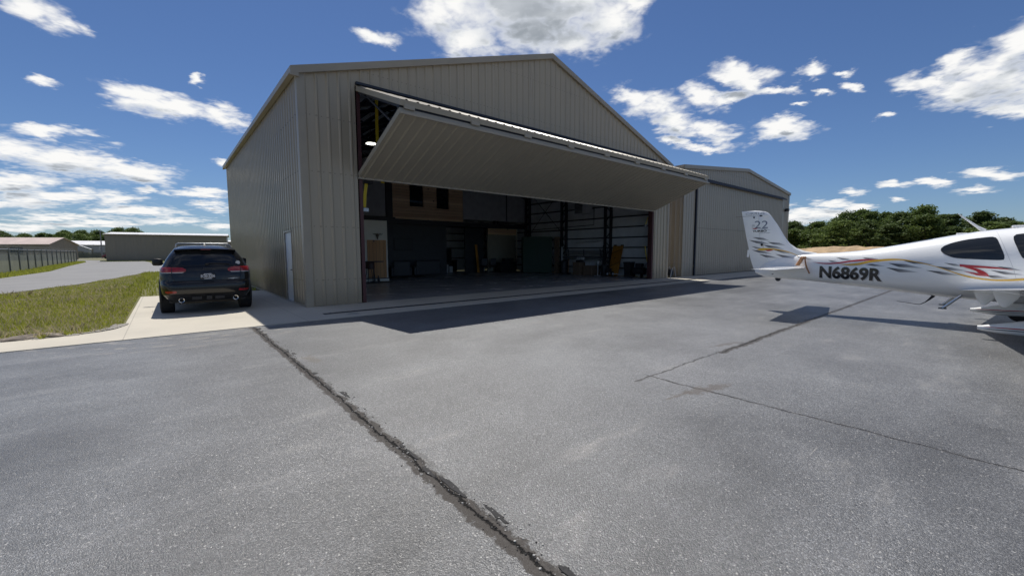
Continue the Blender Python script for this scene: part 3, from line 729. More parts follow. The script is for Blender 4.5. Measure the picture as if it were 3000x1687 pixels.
for y in (.45, 3.75, 7.6, 11.45, 15.5):
    w = .55 if y > 1 else .35
    for x in (HW-.26, .26):
        part(trussed_column(x, y, y+w, HE-.25), 'column', DARKSTEEL, hang)
    mb = MB(); yy = y+w/2
    for sg in (-1, 1):
        e = HW/2 + sg*(HW/2-.3)
        mb.bar((e, yy, HE-.35), (HW/2, yy, HR-.45), .12); mb.bar((e, yy, HE-.85), (HW/2, yy, HR-.95), .12)
        for i in range(12):
            k0, k1 = i/12, (i+1)/12
            P = lambda k, o: (e+(HW/2-e)*k, yy, HE-.35-o+(HR-.1-HE)*k)
            mb.bar(P(k0, 0 if i % 2 else .5), P(k1, .5 if i % 2 else 0), .05)
    part(mb, 'roof_truss', DARKSTEEL, hang)
for z in (.5, 1.15, 1.8, 2.43, 3.08, 3.72, 4.45, 5.2):
    part(MB().box(HW-.22, HW-.11, .5, HD-.1, z-.035, z+.035), 'girt', DARKSTEEL, hang)
for z in (1.05, 1.84, 2.45, 3.02, 3.55):
    part(MB().box(6.2, HW-.23, HD-.22, HD-.11, z-.03, z+.03), 'girt', DARKSTEEL, hang)
mb = MB(); n = 12
for i in range(n):
    for sg in (-1, 1):
        k = (i+.5)/n; x = HW/2+sg*(HW/2-.2)*(1-k); z = HE-.2+(HR-HE)*k
        mb.box(x-.03, x+.03, .3, HD-.2, z-.16, z-.01)
o = part(mb, 'purlins', DARKSTEEL, hang); o.name = 'roof_framing'
part(MB().bar((HW-.25,8.2,3.0),(HW-.25,11.4,6.0),.03).bar((HW-.25,11.4,3.0),(HW-.25,8.2,6.0),.03), 'cross_brace', DARKSTEEL, hang)
part(MB().tube([(HW-.24,5.35,4.4),(HW-.24,5.2,4.4),(HW-.24,5.2,3.32),(HW-.24,11.2,3.22)], .025, 6), 'conduit', DARKSTEEL, hang)
# rooms at the rear: white office wall with pine door, dark lounge, pine cabin above, grey mezzanine wall
ow = part(MB().box(.12, 6.1, 8.6, 8.72, .02, 3.2), 'office_wall', BWHITE, hang)
part(MB().box(.12, 6.1, 8.72, 11.9, 3.1, 3.2).box(5.98, 6.1, 8.73, 12.0, .02, 3.09), 'office_side_wall', DARKWALL, hang)
part(MB().box(5.08, 5.93, 8.565, 8.597, .2, 2.1), 'pine_door', PINEDOOR, ow)
mb = MB().box(5.0,5.075,8.56,8.598,.2,2.18).box(5.935,6.01,8.56,8.598,.2,2.18).box(5.076,5.934,8.56,8.598,2.105,2.18)
part(mb, 'door_frame', PINEDOOR, ow)
part(MB().box(.12,6.12,8.55,8.598,.02,.16), 'baseboard', BWHITE, ow); part(MB().box(.12,6.13,8.52,8.597,.165,.2), 'base_rail', DARKSTEEL, ow)
part(MB().box(6.15, 7.5, 11.98, 12.1, 3.7, 6.4).box(.12, 6.14, 11.98, 12.1, 3.25, 6.4), 'mezzanine_wall', GREYWALL, hang)
part(MB().box(6.15, 11.9, 12.2, 12.32, .02, 3.3), 'lounge_wall', DARKWALL, hang)
part(MB().box(.12, 8.0, 11.7, 11.95, 3.28, 3.7).box(8.0, HW-.3, 12.0, 12.2, 3.32, 3.62), 'mezzanine_beam', DARKSTEEL, hang)
part(MB().box(7.52, 7.93, 11.9, 12.3, .02, 6.4), 'partition_post', DARKSTEEL, hang)
ca = MB()
wins = [(9.12, 10.09, 4.46), (11.06, 12.02, 4.42)]
ca.box(7.95, 9.12, 12.0, 12.12, 3.64, 6.2).box(10.09, 11.06, 12.0, 12.12, 3.64, 6.2).box(12.02, 13.15, 12.0, 12.12, 3.64, 6.2)
ca.box(9.12, 10.09, 12.0, 12.12, 3.64, 4.46).box(11.06, 12.02, 12.0, 12.12, 3.64, 4.42).box(9.12, 10.09, 12.0, 12.12, 5.95, 6.2).box(11.06, 12.02, 12.0, 12.12, 5.95, 6.2)
ca.box(7.95, 8.06, 12.13, 15.9, 3.64, 6.2).box(13.04, 13.15, 12.13, 15.9, 3.64, 6.2)
lf = part(ca, 'pine_cabin', PINE, hang)
for a, b, z in wins:
    w_ = part(MB().box(a+.03, b-.03, 12.05, 12.07, z+.03, 5.92), 'window', TINT, lf)
    part(MB().box(a-.06,a-.002,11.975,11.998,z-.06,6.0).box(b+.002,b+.06,11.975,11.998,z-.06,6.0).box(a,b,11.97,11.998,z-.06,z-.002), 'window_frame', PINE, lf)
part(MB().box(13.17, HW-.3, 12.0, 12.12, 3.84, 6.4), 'mezzanine_wall', GREYWALL, hang)
part(MB().box(17.05, 17.12, 11.96, 11.998, 3.84, 6.4), 'wall_batten', DARKSTEEL, hang)
part(MB().box(8.0, HW-.3, 12.22, 16.1, 3.5, 3.6), 'mezzanine_floor', DARKWALL, hang)
part(MB().box(15.66, 18.42, 12.5, 12.6, .02, 2.84), 'roller_door', BEIGEDOOR, hang)
part(MB().box(15.66, 18.46, 12.42, 12.498, 2.85, 3.30), 'door_header_board', PINE, hang)
part(MB().box(18.44, 18.52, 12.4, 12.48, 1.0, 3.3), 'white_post', BWHITE, hang)
part(MB().box(13.9, 15.6, 12.9, 13.0, .02, 3.3), 'dark_partition', DARKWALL, hang)
part(MB().box(12.2, 14.6, 15.95, 16.02, .02, 1.8), 'tool_board', DARKWALL, hang)

# ------------------------------------------------------------------ second hangar
HX, H2W, H2E, H2R, H2D = 20.92, 18.75, 6.62, 7.50, 16.0
def g2(x): return H2E + (H2R-H2E)*(1-abs(x-H2W/2)/(H2W/2))
h2 = thing('hangar', 'smaller closed tan hangar with a low gable behind the aircraft tail', 'hangar', (HX+H2W/2, H2D/2, 0))
part(ribbed(ribbed(ribbed(MB(), (HX,0), (HX+1.50,0), c0, lambda s: g2(s)-.08, (0,-1)), (HX+1.50,0), (HX+17.4,0), lambda s: 5.9, lambda s: g2(1.5+s)-.08, (0,-1), breaks=(H2W/2-1.5,)),
    (HX+17.4,0), (HX+H2W,0), c0, lambda s: g2(17.4+s)-.08, (0,-1)), 'front_wall', TAN2, h2, fix=False)
part(ribbed(MB(), (HX,0), (HX,H2D), c0, lambda s: H2E-.06, (-1,0)), 'side_wall', TAN2, h2, fix=False)
part(ribbed(MB(), (HX+H2W,0), (HX+H2W,H2D), c0, lambda s: H2E-.06, (1,0)), 'side_wall', TAN2, h2, fix=False)
part(ribbed(MB(), (HX+H2W,H2D), (HX,H2D), c0, lambda s: g2(H2W-s)-.08, (0,1), breaks=(H2W/2,)), 'back_wall', TAN2, h2, fix=False)
mb = MB(); roof(mb, HX-.12, HX+H2W/2, HX+H2W+.12, H2E-.02, H2R+.03, -.03, H2D+.03); part(mb, 'roof', ROOFM, h2, fix=False)
for y in (-.12, H2D+.05):
    part(rake(HX-.15, H2E+.03, HX+H2W/2, H2R+.08, y, .22), 'rake_trim', TRIM, h2); part(rake(HX+H2W/2, H2R+.08, HX+H2W+.15, H2E+.03, y, .22), 'rake_trim', TRIM, h2)
part(MB().box(HX-.167, HX-.045, -.10, H2D+.1, H2E-.17, H2E+.03), 'eave_trim', TRIM, h2)
part(MB().box(HX+H2W+.045, HX+H2W+.167, -.10, H2D+.1, H2E-.17, H2E+.03), 'eave_trim', TRIM, h2)
for x in (HX-.04, HX+H2W-.12): part(MB().box(x, x+.16, -.062, -.04, .015, H2E-.05), 'corner_trim', TRIM, h2)
d2 = part(ribbed(ribbed(MB(), (HX+1.60,-.075), (HX+17.32,-.075), lambda s: .05, lambda s: 3.0, (0,-1)), (HX+1.60,-.075), (HX+17.32,-.075), lambda s: 3.035, lambda s: 5.92, (0,-1)), 'folding_door', TAN2, h2, fix=False)
part(MB().box(HX+1.6, HX+17.32, -.1, -.07, 3.0, 3.035), 'seam_strip', DARKTAN, d2)
part(MB().box(HX+1.50, HX+1.60, -.11, -.03, .02, 5.9), 'edge_seal', NAVY, d2)
part(MB().box(HX+1.6, HX+17.32, -.09, -.05, .012, .05), 'bottom_seal', BLACK, d2)
part(MB().add([(HX+1.1,-.02,6.16),(HX+17.3,-.02,6.16),(HX+17.3,-.30,5.98),(HX+1.1,-.30,5.98),(HX+1.1,-.02,6.12),(HX+17.3,-.02,6.12),(HX+17.3,-.30,5.88),(HX+1.1,-.30,5.88)],
    [(0,1,2,3),(7,6,5,4),(3,2,6,7),(0,4,5,1),(0,3,7,4),(1,5,6,2)]), 'door_hood', NAVY, h2)
wl = thing('wall_light', 'small dark floodlight high on the right end of the closed hangar front', 'light', (HX+17.85, -.05, 5.1))
part(MB().box(HX+17.75,HX+17.95,-.12,-.04,4.98,5.2), 'mount', DARKPLASTIC, wl)
part(MB().box(HX+17.66,HX+18.04,-.32,-.13,5.0,5.22), 'lamp_head', DARKPLASTIC, wl, bevel=.02)

# ------------------------------------------------------------------ things inside the hangar
def high_bay(x, y, z, label):
    t = thing('hanging_lamp', label, 'lamp', (x, y, z))
    part(MB().lathe([(.04,.30),(.07,.28),(.09,.12),(.21,.02),(.215,0),(.20,0)], (x,y,z), 24), 'lamp_shade', YELLOW if False else DARKSTEEL, t, smooth=40)
    m = bpy.data.materials.new('lit_lamp_lens'); m.use_nodes = True; b = m.node_tree.nodes['Principled BSDF']
    b.inputs['Emission Color'].default_value = (1,.98,.86,1); b.inputs['Emission Strength'].default_value = 6.0
    part(MB().lathe([(0,.004),(.2,.004),(.2,-.012),(0,-.015)], (x,y,z), 24), 'lamp_lens', m, t)
    part(MB().cyl((x,y,z+.3),(x,y,z+1.6),.008,6), 'cord', BLACK, t)
high_bay(3.95, 5.0, 6.12, 'lit round lamp hanging from the hangar roof near the left jamb')

def simple_stool(x, y, label):
    t = thing('bar_stool', label, 'stool', (x, y, 0))
    def seat(u, v):
        a = u*2*math.pi; r = .21*min(1, v*1.6)
        return (x+r*math.cos(a), y+r*math.sin(a), .72+(.0 if v < .6 else (v-.6)*.9*(1 if math.sin(a) < .3 else .35)))
    part(MB().grid(seat, 20, 8), 'seat', BROWNSEAT, t, smooth=60).modifiers.new('thick','SOLIDIFY').thickness = .03
    for sx in (-1,1):
        for sy in (-1,1): part(MB().tube([(x+sx*.12,y+sy*.12,.7),(x+sx*.2,y+sy*.2,.02)],.016,8), 'leg', DARKSTEEL, t)
    part(MB().tube([(x-.17,y-.17,.3),(x+.17,y-.17,.3),(x+.17,y+.17,.3),(x-.17,y+.17,.3),(x-.17,y-.17,.3)],.01,6), 'footrest', DARKSTEEL, t)
simple_stool(4.78, 7.7, 'dark brown bucket seat bar stool at the tall table by the pine door')
t = thing('bar_table', 'tall dark bar table beside the brown stool and pine door', 'table', (5.05, 8.0, 0))
part(MB().box(4.5,5.5,7.75,8.3,1.05,1.10), 'table_top', DARKSTEEL, t, bevel=.008)
part(MB().cyl((5.1,8.05,.06),(5.1,8.05,1.05),.035,12), 'pedestal', DARKSTEEL, t)
part(MB().box(4.75,5.45,7.97,8.13,.02,.06).box(5.02,5.18,7.75,8.35,.021,.061), 'base', DARKSTEEL, t)
t = thing('floor_mat', 'dark mat on the floor beneath the bar table', 'mat', (5.2, 8.0, 0)); part(MB().box(4.3,5.95,7.5,8.5,.013,.022),'mat',BLACK,t)
t = thing('floor_vase', 'small dark vase on the floor by the pine door', 'vase', (5.42, 8.2, 0))
part(MB().lathe([(.0,.02),(.05,.02),(.07,.1),(.06,.2),(.025,.28),(.03,.34),(.0,.34)], (5.42,8.25,0), 14), 'body', DARKSTEEL, t, smooth=50)
t = thing('skull_mount', 'small horned animal skull mounted on the white wall above the pine door', 'wall trophy', (5.55, 8.55, 2.38))
part(MB().blob((5.55,8.54,2.42),(.085,.05,.10),1,12,.1).blob((5.55,8.53,2.30),(.045,.045,.09),2,10,.1), 'skull', M('aged_bone',(.16,.13,.09),.7), t, smooth=60)
for s in (-1,1):
    part(MB().tube([(5.55+s*.07,8.54,2.47),(5.55+s*.14,8.52,2.49),(5.55+s*.2,8.5,2.47),(5.55+s*.28,8.5,2.52)],[.025,.02,.014,.005],8), 'horn', M('dark_horn',(.05,.04,.03),.5), t, smooth=60)
t = thing('television', 'dark flat television on the dark lounge wall under the cabin', 'television', (8.8, 12.15, 2.05))
part(MB().box(8.05,9.35,12.12,12.18,1.65,2.42), 'casing', BLACK, t, bevel=.01); part(MB().box(8.08,9.32,12.112,12.119,1.69,2.39), 'screen', DARKPLASTIC, t)
def sofa(x, y, w, label):
    t = thing('sofa', label, 'sofa', (x, y, 0))
    part(MB().box(x-w/2,x+w/2,y-.4,y+.4,.12,.45), 'seat', DARKPLASTIC, t, bevel=.06)
    part(MB().box(x-w/2,x+w/2,y-.55,y-.36,.12,1.05), 'backrest', DARKPLASTIC, t, bevel=.08)
    for s in (-1,1): part(MB().box(x+s*w/2-.12,x+s*w/2+.12,y-.5,y+.42,.12,.68), 'armrest', DARKPLASTIC, t, bevel=.06)
sofa(7.6, 10.6, 1.1, 'dark armchair low in the dim lounge under the cabin')
sofa(9.5, 10.9, 1.7, 'wider dark sofa left of the white buckets')
t = thing('workbench', 'dark workbench below the tool board at the back wall', 'workbench', (13.3, 15.5, 0))
part(MB().box(12.2,14.7,15.2,15.9,.85,.92), 'bench_top', DARKSTEEL, t)
for x in (12.3,14.6): part(MB().box(x-.05,x+.05,15.25,15.85,.02,.85), 'leg', DARKSTEEL, t)
rnd = random.Random(3)
for k in range(9):
    x = 12.35+k*.25; z = 1.2+rnd.random()*.4
    o = MB().box(x-.02,x+.02,15.9,15.94,z-.1,z+.1).box(x-.05,x+.05,15.89,15.93,z+.08,z+.12).build('hand_tool', STEEL if k % 2 else DARKSTEEL)
    tag(o, 'small hand tool hung on the dark tool board above the workbench', 'tool', 'tools on the tool board')
def bucket(x, y, r, h, label, m=GREYPLASTIC, group=None):
    t = thing('bucket', label, 'bucket', (x, y, 0), group=group)
    part(MB().lathe([(0,.015),(r*.82,.015),(r,h),(r*1.06,h),(r*1.06,h-.03),(r*.98,h-.03),(r*.94,h-.02),(r*.8,.04),(0,.04)], (x,y,0), 20), 'body', m, t, smooth=50)
    part(MB().tube([(x-r,y,h-.05),(x-r*.8,y-.1,h-.2),(x,y-r,h-.26),(x+r*.8,y-.1,h-.2),(x+r,y,h-.05)],.006,6), 'handle', STEEL, t)
bucket(12.56,14.5,.12,.62,'narrow white bucket, leftmost on the floor before the workbench')
bucket(13.0,14.3,.28,.60,'widest white bucket in the middle before the workbench')
bucket(12.85,14.0,.10,.36,'short white bottle shaped pail in front of the widest bucket')
bucket(13.55,14.4,.18,.47,'white bucket right of the widest bucket, before the workbench')
def carton(x, y, z, w, d, h, label, m=GREYPLASTIC, name='storage_box'):
    t = thing(name, label, 'box', (x, y, z))
    part(MB().box(x-w/2,x+w/2,y-d/2,y+d/2,z,z+h-.05), 'body', m, t, bevel=.015); part(MB().box(x-w/2-.02,x+w/2+.02,y-d/2-.02,y+d/2+.02,z+h-.048,z+h), 'lid', m, t, bevel=.01)
carton(15.2,14.3,.015,.5,.4,.46,'pale grey storage box on the floor right of the workbench, under another')
carton(15.2,14.3,.477,.48,.4,.42,'pale grey storage box stacked on top of another right of the workbench')
t = thing('leaning_board', 'tall narrow yellowish board leaning at the dark partition', 'board', (15.0,12.7,0))
part(MB().add([(14.72,12.55,.02),(14.95,12.55,.02),(14.95,12.85,2.1),(14.72,12.85,2.1),(14.72,12.6,.02),(14.95,12.6,.02),(14.95,12.89,2.1),(14.72,12.89,2.1)],[(0,1,2,3),(7,6,5,4),(0,4,5,1),(3,2,6,7),(0,3,7,4),(1,5,6,2)]), 'plank', GOLDPINE, t)
def chair(x, y, rz, label):
    t = thing('office_chair', label, 'chair', (x, y, 0), rz)
    kw = dict(local=True)
    part(MB().box(-.24,.24,-.24,.24,.44,.52), 'seat', DARKPLASTIC, t, bevel=.04, **kw)
    part(MB().box(-.23,.23,.2,.28,.56,1.08), 'backrest', DARKPLASTIC, t, bevel=.05, **kw)
    part(MB().cyl((0,0,.12),(0,0,.44),.025,8), 'column', STEEL, t, **kw)
    mb = MB()
    for k in range(5):
        a = k*2*math.pi/5; mb.bar((0,0,.11),(.27*math.cos(a),.27*math.sin(a),.05),.035)
    part(mb, 'base', DARKPLASTIC, t, **kw)
chair(14.95,12.0,2.6,'dark office chair, left of two at the black table')
chair(15.6,11.9,2.9,'dark office chair, right of two at the black table')
t = thing('black_table', 'black covered table in front of the beige roller door', 'table', (16.5,11.5,0))
part(MB().box(15.75,17.4,11.1,11.9,.76,.80), 'table_top', DARKPLASTIC, t); part(MB().box(15.8,17.35,11.14,11.86,.06,.758), 'skirt', BLACK, t)
t = thing('printer', 'black office machine on the black table', 'machine', (16.8,11.5,.8)); part(MB().box(16.4,17.2,11.25,11.75,.802,1.08), 'body', DARKPLASTIC, t, bevel=.05); part(MB().box(16.5,17.1,11.24,11.3,.95,1.02),'tray',BLACK,t)
t = thing('wall_ring', 'white ring hanging beside the white post', 'ring', (18.72,12.3,1.6))
mb = MB(); mb.tube([(18.74+.1*math.cos(a),12.35,1.6+.14*math.sin(a)) for a in [k*2*math.pi/20 for k in range(21)]],.025,8); part(mb,'ring',BWHITE,t,smooth=60)
t = thing('storage_cabinet', 'tall dark green steel cabinet standing near the right wall', 'cabinet', (17.8,9.6,0))
mb = MB().add([(16.75,9.75,.03),(18.45,8.45,.03),(18.45,8.45,2.62),(16.75,9.75,2.62),(17.55,10.8,.03),(19.0,9.5,.03),(19.0,9.5,2.62),(17.55,10.8,2.62)],[(0,1,2,3),(7,6,5,4),(3,2,6,7),(0,4,5,1),(0,3,7,4),(1,5,6,2)])
part(mb,'body',GREENBOX,t,bevel=.02)
dx, dy = 1.7/2.14, -1.3/2.14; nx, ny = -(-dy)*-1, -dx
for k0, k1 in ((.03,.48),(.52,.97)):
    a = (16.75+1.7*k0, 9.75-1.3*k0); b = (16.75+1.7*k1, 9.75-1.3*k1); n_ = (-.607*.03, -.794*.03)
    part(MB().add([(a[0]+n_[0],a[1]+n_[1],.1),(b[0]+n_[0],b[1]+n_[1],.1),(b[0]+n_[0],b[1]+n_[1],2.55),(a[0]+n_[0],a[1]+n_[1],2.55),(a[0]+n_[0]*.1,a[1]+n_[1]*.1,.1),(b[0]+n_[0]*.1,b[1]+n_[1]*.1,.1),(b[0]+n_[0]*.1,b[1]+n_[1]*.1,2.55),(a[0]+n_[0]*.1,a[1]+n_[1]*.1,2.55)],[(0,1,2,3),(3,2,6,7),(0,4,5,1),(0,3,7,4),(1,5,6,2)]),'door',GREENBOX,t)
t = thing('brown_sheet', 'brown sheet leaning behind the green cabinet at the column', 'sheet', (18.85,8.2,0))
part(MB().box(18.55,18.62,7.9,8.35,.02,2.6),'sheet',CARDBOARD,t); t = thing('pale_strip', 'narrow pale strip leaning beside the brown sheet', 'strip', (18.8,7.8,0)); part(MB().box(18.72,18.76,7.7,7.85,.5,1.9),'sheet',GREYPLASTIC,t)
# timber rack along the right wall with trim pieces
t = thing('lumber_rack', 'rack of long grey boards along the right wall', 'rack', (19.0,6,1.5))
mb = MB()
for z, w in ((1.62,.05),(1.50,.06),(1.38,.05),(1.22,.1),(1.05,.06)): mb.box(18.78,18.95,4.3,7.5,z-w/2,z+w/2)
part(mb,'boards',M('grey_boards',(.16,.17,.18),.6,var=.3,stretch=(1,.2,5)),t)
for y in (4.5,5.9,7.3): part(MB().box(18.76,19.07,y,y+.05,.98,1.02).box(18.96,19.0,y+.051,y+.09,.9,1.7),'bracket',DARKSTEEL,t)
t = thing('plastic_tube', 'clear tube lying along the wall above the lumber rack', 'tube', (19,5.5,2.2)); part(MB().tube([(18.95,6.6,2.18),(18.93,5.2,2.24),(18.95,4.5,2.30)],.06,10),'tube',GREYPLASTIC,t,smooth=60)
carton(18.45,5.8,.015,.9,.6,.83,'brown cardboard carton, left of two by the right wall',CARDBOARD,'carton')
carton(18.55,4.95,.015,.85,.7,.62,'lower brown cardboard carton, right of two by the right wall',CARDBOARD,'carton')
carton(18.5,5.0,.64,.5,.45,.26,'pale plastic tub on the lower brown carton',GREYPLASTIC,'plastic_tub')
t = thing('bench_grinder','small dark machine with pale parts on the left brown carton','machine',(18.4,5.85,.85))
part(MB().box(18.2,18.6,5.7,6.0,.85,.98),'base',DARKSTEEL,t); part(MB().cyl((18.22,5.85,1.08),(18.58,5.85,1.08),.1,14),'motor',GREYPLASTIC,t,smooth=40); part(MB().box(18.3,18.5,5.5,5.66,1.0,1.16),'guard',GREYPLASTIC,t)
t = thing('dark_drum','low dark drum by the column near the green cabinet','drum',(18.4,7.2,0)); part(MB().lathe([(0,.02),(.28,.02),(.30,.1),(.28,.5),(.30,.85),(.27,.9),(0,.9)],(18.4,7.25,0),20),'body',DARKPLASTIC,t,smooth=40); part(MB().lathe([(0,.902),(.24,.902),(.24,.92),(0,.92)],(18.4,7.25,0),20),'lid',BLACK,t)
t = thing('broom','broom leaning in front of the dark drum','broom',(18.3,6.6,0)); part(MB().tube([(18.0,6.5,.1),(18.35,6.75,1.1)],.014,6),'handle',GOLDPINE,t); part(MB().box(17.9,18.1,6.35,6.6,.02,.12),'head',DARKPLASTIC,t)
t = thing('work_stand','thin pale stand with flared top before the cartons','stand',(18.2,4.1,0))
part(MB().lathe([(0,.03),(.03,.03),(.03,.72),(.1,.9),(.1,.94),(0,.94)],(18.15,4.1,0),12),'post',GREYPLASTIC,t,smooth=40); part(MB().box(17.85,18.5,4.06,4.14,.014,.03).box(18.1,18.2,3.85,4.35,.0135,.029),'foot',GREYPLASTIC,t)
t = thing('plant_stand','dark bushy bundle of tools standing by the column','bundle',(18.5,3.9,0))
mb = MB()
for k in range(14): mb.tube([(18.5+rnd.uniform(-.1,.1),3.85+rnd.uniform(-.1,.1),.5),(18.5+rnd.uniform(-.35,.35),3.85+rnd.uniform(-.35,.35),rnd.uniform(1.3,2.0))],.015,5)
part(mb,'handles',DARKSTEEL,t); part(MB().lathe([(0,.02),(.22,.02),(.26,.7),(.22,.7),(0,.68)],(18.5,3.85,0),16),'bin',DARKPLASTIC,t)
t = thing('tow_cart','hand tow cart with two small white wheels on the hangar floor','cart',(18.15,3.25,0))
for x, y in ((18.08,3.34),(18.36,3.14)):
    w_ = part(MB().lathe([(.06,-.05),(.13,-.05),(.15,-.03),(.15,.03),(.13,.05),(.06,.05)],(x,y,.165),20,'y'),'wheel',BLACK,t,smooth=40)
    part(MB().lathe([(0,-.055),(.075,-.055),(.075,.055),(0,.055)],(x,y,.165),16,'y'),'rim',GREYPLASTIC,w_)
part(MB().tube([(18.2,3.25,.2),(18.55,2.75,.13),(18.65,2.5,.1)],.022,8),'tow_bar',GREYPLASTIC,t); part(MB().box(18.0,18.4,3.2,3.4,.28,.5),'motor',DARKPLASTIC,t,bevel=.03); part(MB().tube([(18.1,3.3,.5),(18.05,3.5,1.0),(18.35,3.45,1.0),(18.3,3.3,.5)],.018,8),'handle',DARKSTEEL,t)
t = thing('pine_slab','wide golden pine slab leaning against the right wall','slab',(18.7,3.1,0))
part(MB().add([(18.55,3.62,.03),(18.48,2.86,.03),(18.92,2.78,1.9),(18.98,3.55,1.9),(18.63,3.62,.03),(18.56,2.86,.03),(19.0,2.78,1.9),(19.06,3.55,1.9)],[(0,1,2,3),(7,6,5,4),(3,2,6,7),(0,4,5,1),(0,3,7,4),(1,5,6,2)]),'slab',GOLDPINE,t,bevel=.01)
mb=MB()
for a in ((18.95,2.85,1.9),(19.0,3.4,1.9)): mb.box(a[0]-.06,a[0]+.06,a[1]-.07,a[1]+.07,1.9,1.97)
part(mb,'corner_pad',BLACK,t)
t = thing('trash_bin','dark wheeled trash bin right of the golden pine slab','bin',(18.6,2.1,0))
part(MB().rings([[(18.6+sx*.22*k,2.1+sy*.24*k,z) for sx,sy in ((-1,-1),(1,-1),(1,1),(-1,1))] for k,z in ((.85,.05),(1.0,.82),(1.08,.83),(1.08,.88))]),'body',DARKPLASTIC,t,bevel=.02); part(MB().box(18.34,18.86,1.83,2.37,.882,.92),'lid',DARKPLASTIC,t,bevel=.015); 
for y in (1.88,2.32): part(MB().cyl((18.8,y-.03,.1),(18.8,y+.03,.1),.09,14),'wheel',BLACK,t)
t = thing('air_compressor','dark air compressor on the floor just inside the right jamb','compressor',(18.5,1.3,0))
part(MB().cyl((18.5,.95,.4),(18.5,1.65,.4),.2,18),'tank',DARKSTEEL,t,smooth=40); part(MB().box(18.35,18.65,1.1,1.5,.62,.85),'pump',DARKPLASTIC,t,bevel=.03); part(MB().cyl((18.3,1.0,.12),(18.3,1.06,.12),.12,14),'wheel',BLACK,t); part(MB().tube([(18.4,.95,.6),(18.3,.8,.75),(18.45,.75,.9)],.015,6),'hose',BLACK,t)
t = thing('unit_heater','grey box heater with louvres hung high on the right wall','heater',(18.4,5.7,4.4))
part(MB().box(18.3,18.9,5.2,6.25,4.05,4.8),'casing',GREYPLASTIC,t,bevel=.02); mb = MB()
for k in range(8): mb.box(18.27,18.3,5.55,6.2,4.1+k*.085,4.15+k*.085)
part(mb,'louvres',DARKSTEEL,t); part(MB().cyl((18.6,5.7,4.8),(18.6,5.7,6.1),.01,6),'hanger',DARKSTEEL,t)
# hose reel in the gap between the hangars
t = thing('hose_reel','small hose cart with pale frame at the foot of the gap between the hangars','hose reel',(20.1,.25,0))
part(MB().lathe([(.08,-.12),(.22,-.12),(.22,-.10),(.1,-.09),(.1,.09),(.22,.10),(.22,.12),(.08,.12)],(20.0,.2,.3),18,'y'),'drum',DARKSTEEL,t,smooth=30)
part(MB().tube([(19.8,.05,.02),(20.0,.05,.55),(20.25,.05,.62),(20.45,.05,.02)],.018,8).tube([(19.8,.35,.02),(20.0,.35,.55),(20.25,.35,.62),(20.45,.35,.02)],.018,8),'frame',GREYPLASTIC,t); part(MB().tube([(20.0+.17*math.cos(a),.2+.08*math.sin(a*.13),.3+.17*math.sin(a)) for a in [k*.4 for k in range(60)]],.014,6),'hose',BLACK,t)

# ------------------------------------------------------------------ the parked car (local: x right, y forward from the rear bumper, z up)
CARPAINT = M('black_car_paint', (.005, .005, .0055), .2, 0, var=.1, spec=.35, coat=.55, rvar=.03)
CARTRIM = M('satin_black_trim', (.016, .016, .017), .5, var=.2)
REDLENS = M('red_tail_lens', (.28, .008, .012), .15, var=.2, scale=9, coat=.8, rvar=.03)
WHITELENS = M('clear_lens', (.5, .5, .5), .2, var=.2)
car = thing('parked_car', 'black sport utility vehicle parked tail out beside the hangar wall', 'car', (-2.19, .42, 0), R_(-1.2))
T = np.array([  # z, halfwidth, rear y, front y, rear radius, front radius
 (.33,.80,.22,4.66,.22,.4),(.42,.86,.10,4.74,.24,.42),(.50,.90,.035,4.79,.26,.45),(.56,.925,.012,4.80,.28,.45),(.68,.94,.0,4.81,.30,.45),(.79,.945,.015,4.81,.30,.45),
 (.825,.945,.045,4.80,.30,.45),(.85,.948,.085,4.79,.28,.45),(.95,.95,.095,4.76,.28,.45),(1.05,.945,.11,4.70,.27,.45),(1.12,.93,.125,4.55,.26,.5),(1.17,.915,.14,3.85,.25,.3),(1.20,.895,.155,3.52,.24,.3),
 (1.26,.865,.18,3.42,.23,.32),(1.38,.81,.235,3.18,.22,.34),(1.50,.740,.30,2.93,.22,.36),(1.60,.672,.37,2.68,.22,.4),(1.66,.628,.42,2.5,.25,.5),(1.70,.565,.5,2.3,.3,.5),(1.725,.47,.66,2.1,.3,.4),(1.74,.30,.95,1.85,.2,.25)])
def cz(z): return [float(np.interp(z, T[:,0], T[:,i])) for i in range(1, 6)]
def rear_y(x, z):
    w, yr, yf, r, _ = cz(z); bul = .05*(min(abs(x), w)/w)**2
    k = max(0, abs(x)-(w-r)); k = min(k, r*.9999)
    return yr + bul + r - math.sqrt(r*r-k*k)
def ring(z, off=0.0):
    w, yr, yf, rr, rf = cz(z); w += off; yr -= off; yf += off; pts = []
    xs = np.linspace(-(w-rr), w-rr, 13)
    for x in xs: pts.append((x, yr+.05*(abs(x)/w)**2))
    for k in range(1, 9):
        a = math.pi/2*k/9; x = w-rr+rr*math.sin(a); pts.append((x, yr+.05*(x/w)**2+rr*(1-math.cos(a))))
    for k in range(0, 25): pts.append((w, yr+.05+rr+(yf-rf-yr-.05-rr)*k/24))
    for k in range(1, 9):
        a = math.pi/2*k/9; pts.append((w-rf+rf*math.cos(a), yf-rf+rf*math.sin(a)))
    for x in np.linspace(w-rf, -(w-rf), 13): pts.append((x, yf-.0))
    for k in range(1, 9):
        a = math.pi/2*k/9; pts.append((-(w-rf)-rf*math.sin(a), yf-rf+rf*math.cos(a)))
    for k in range(0, 25): pts.append((-w, yf-rf+(yr+.05+rr-yf+rf)*k/24))
    for k in range(1, 9):
        a = math.pi/2*k/9; x = -(w-rr)-rr*math.cos(a); pts.append((x, yr+.05*(x/w)**2+rr*(1-math.sin(a))))
    return [(x, y, z) for x, y in pts]
zs = sorted(set([round(float(z), 3) for z in T[:,0]] + [.62,.74,.90,1.0,1.32,1.44,1.55,1.63,1.68]))
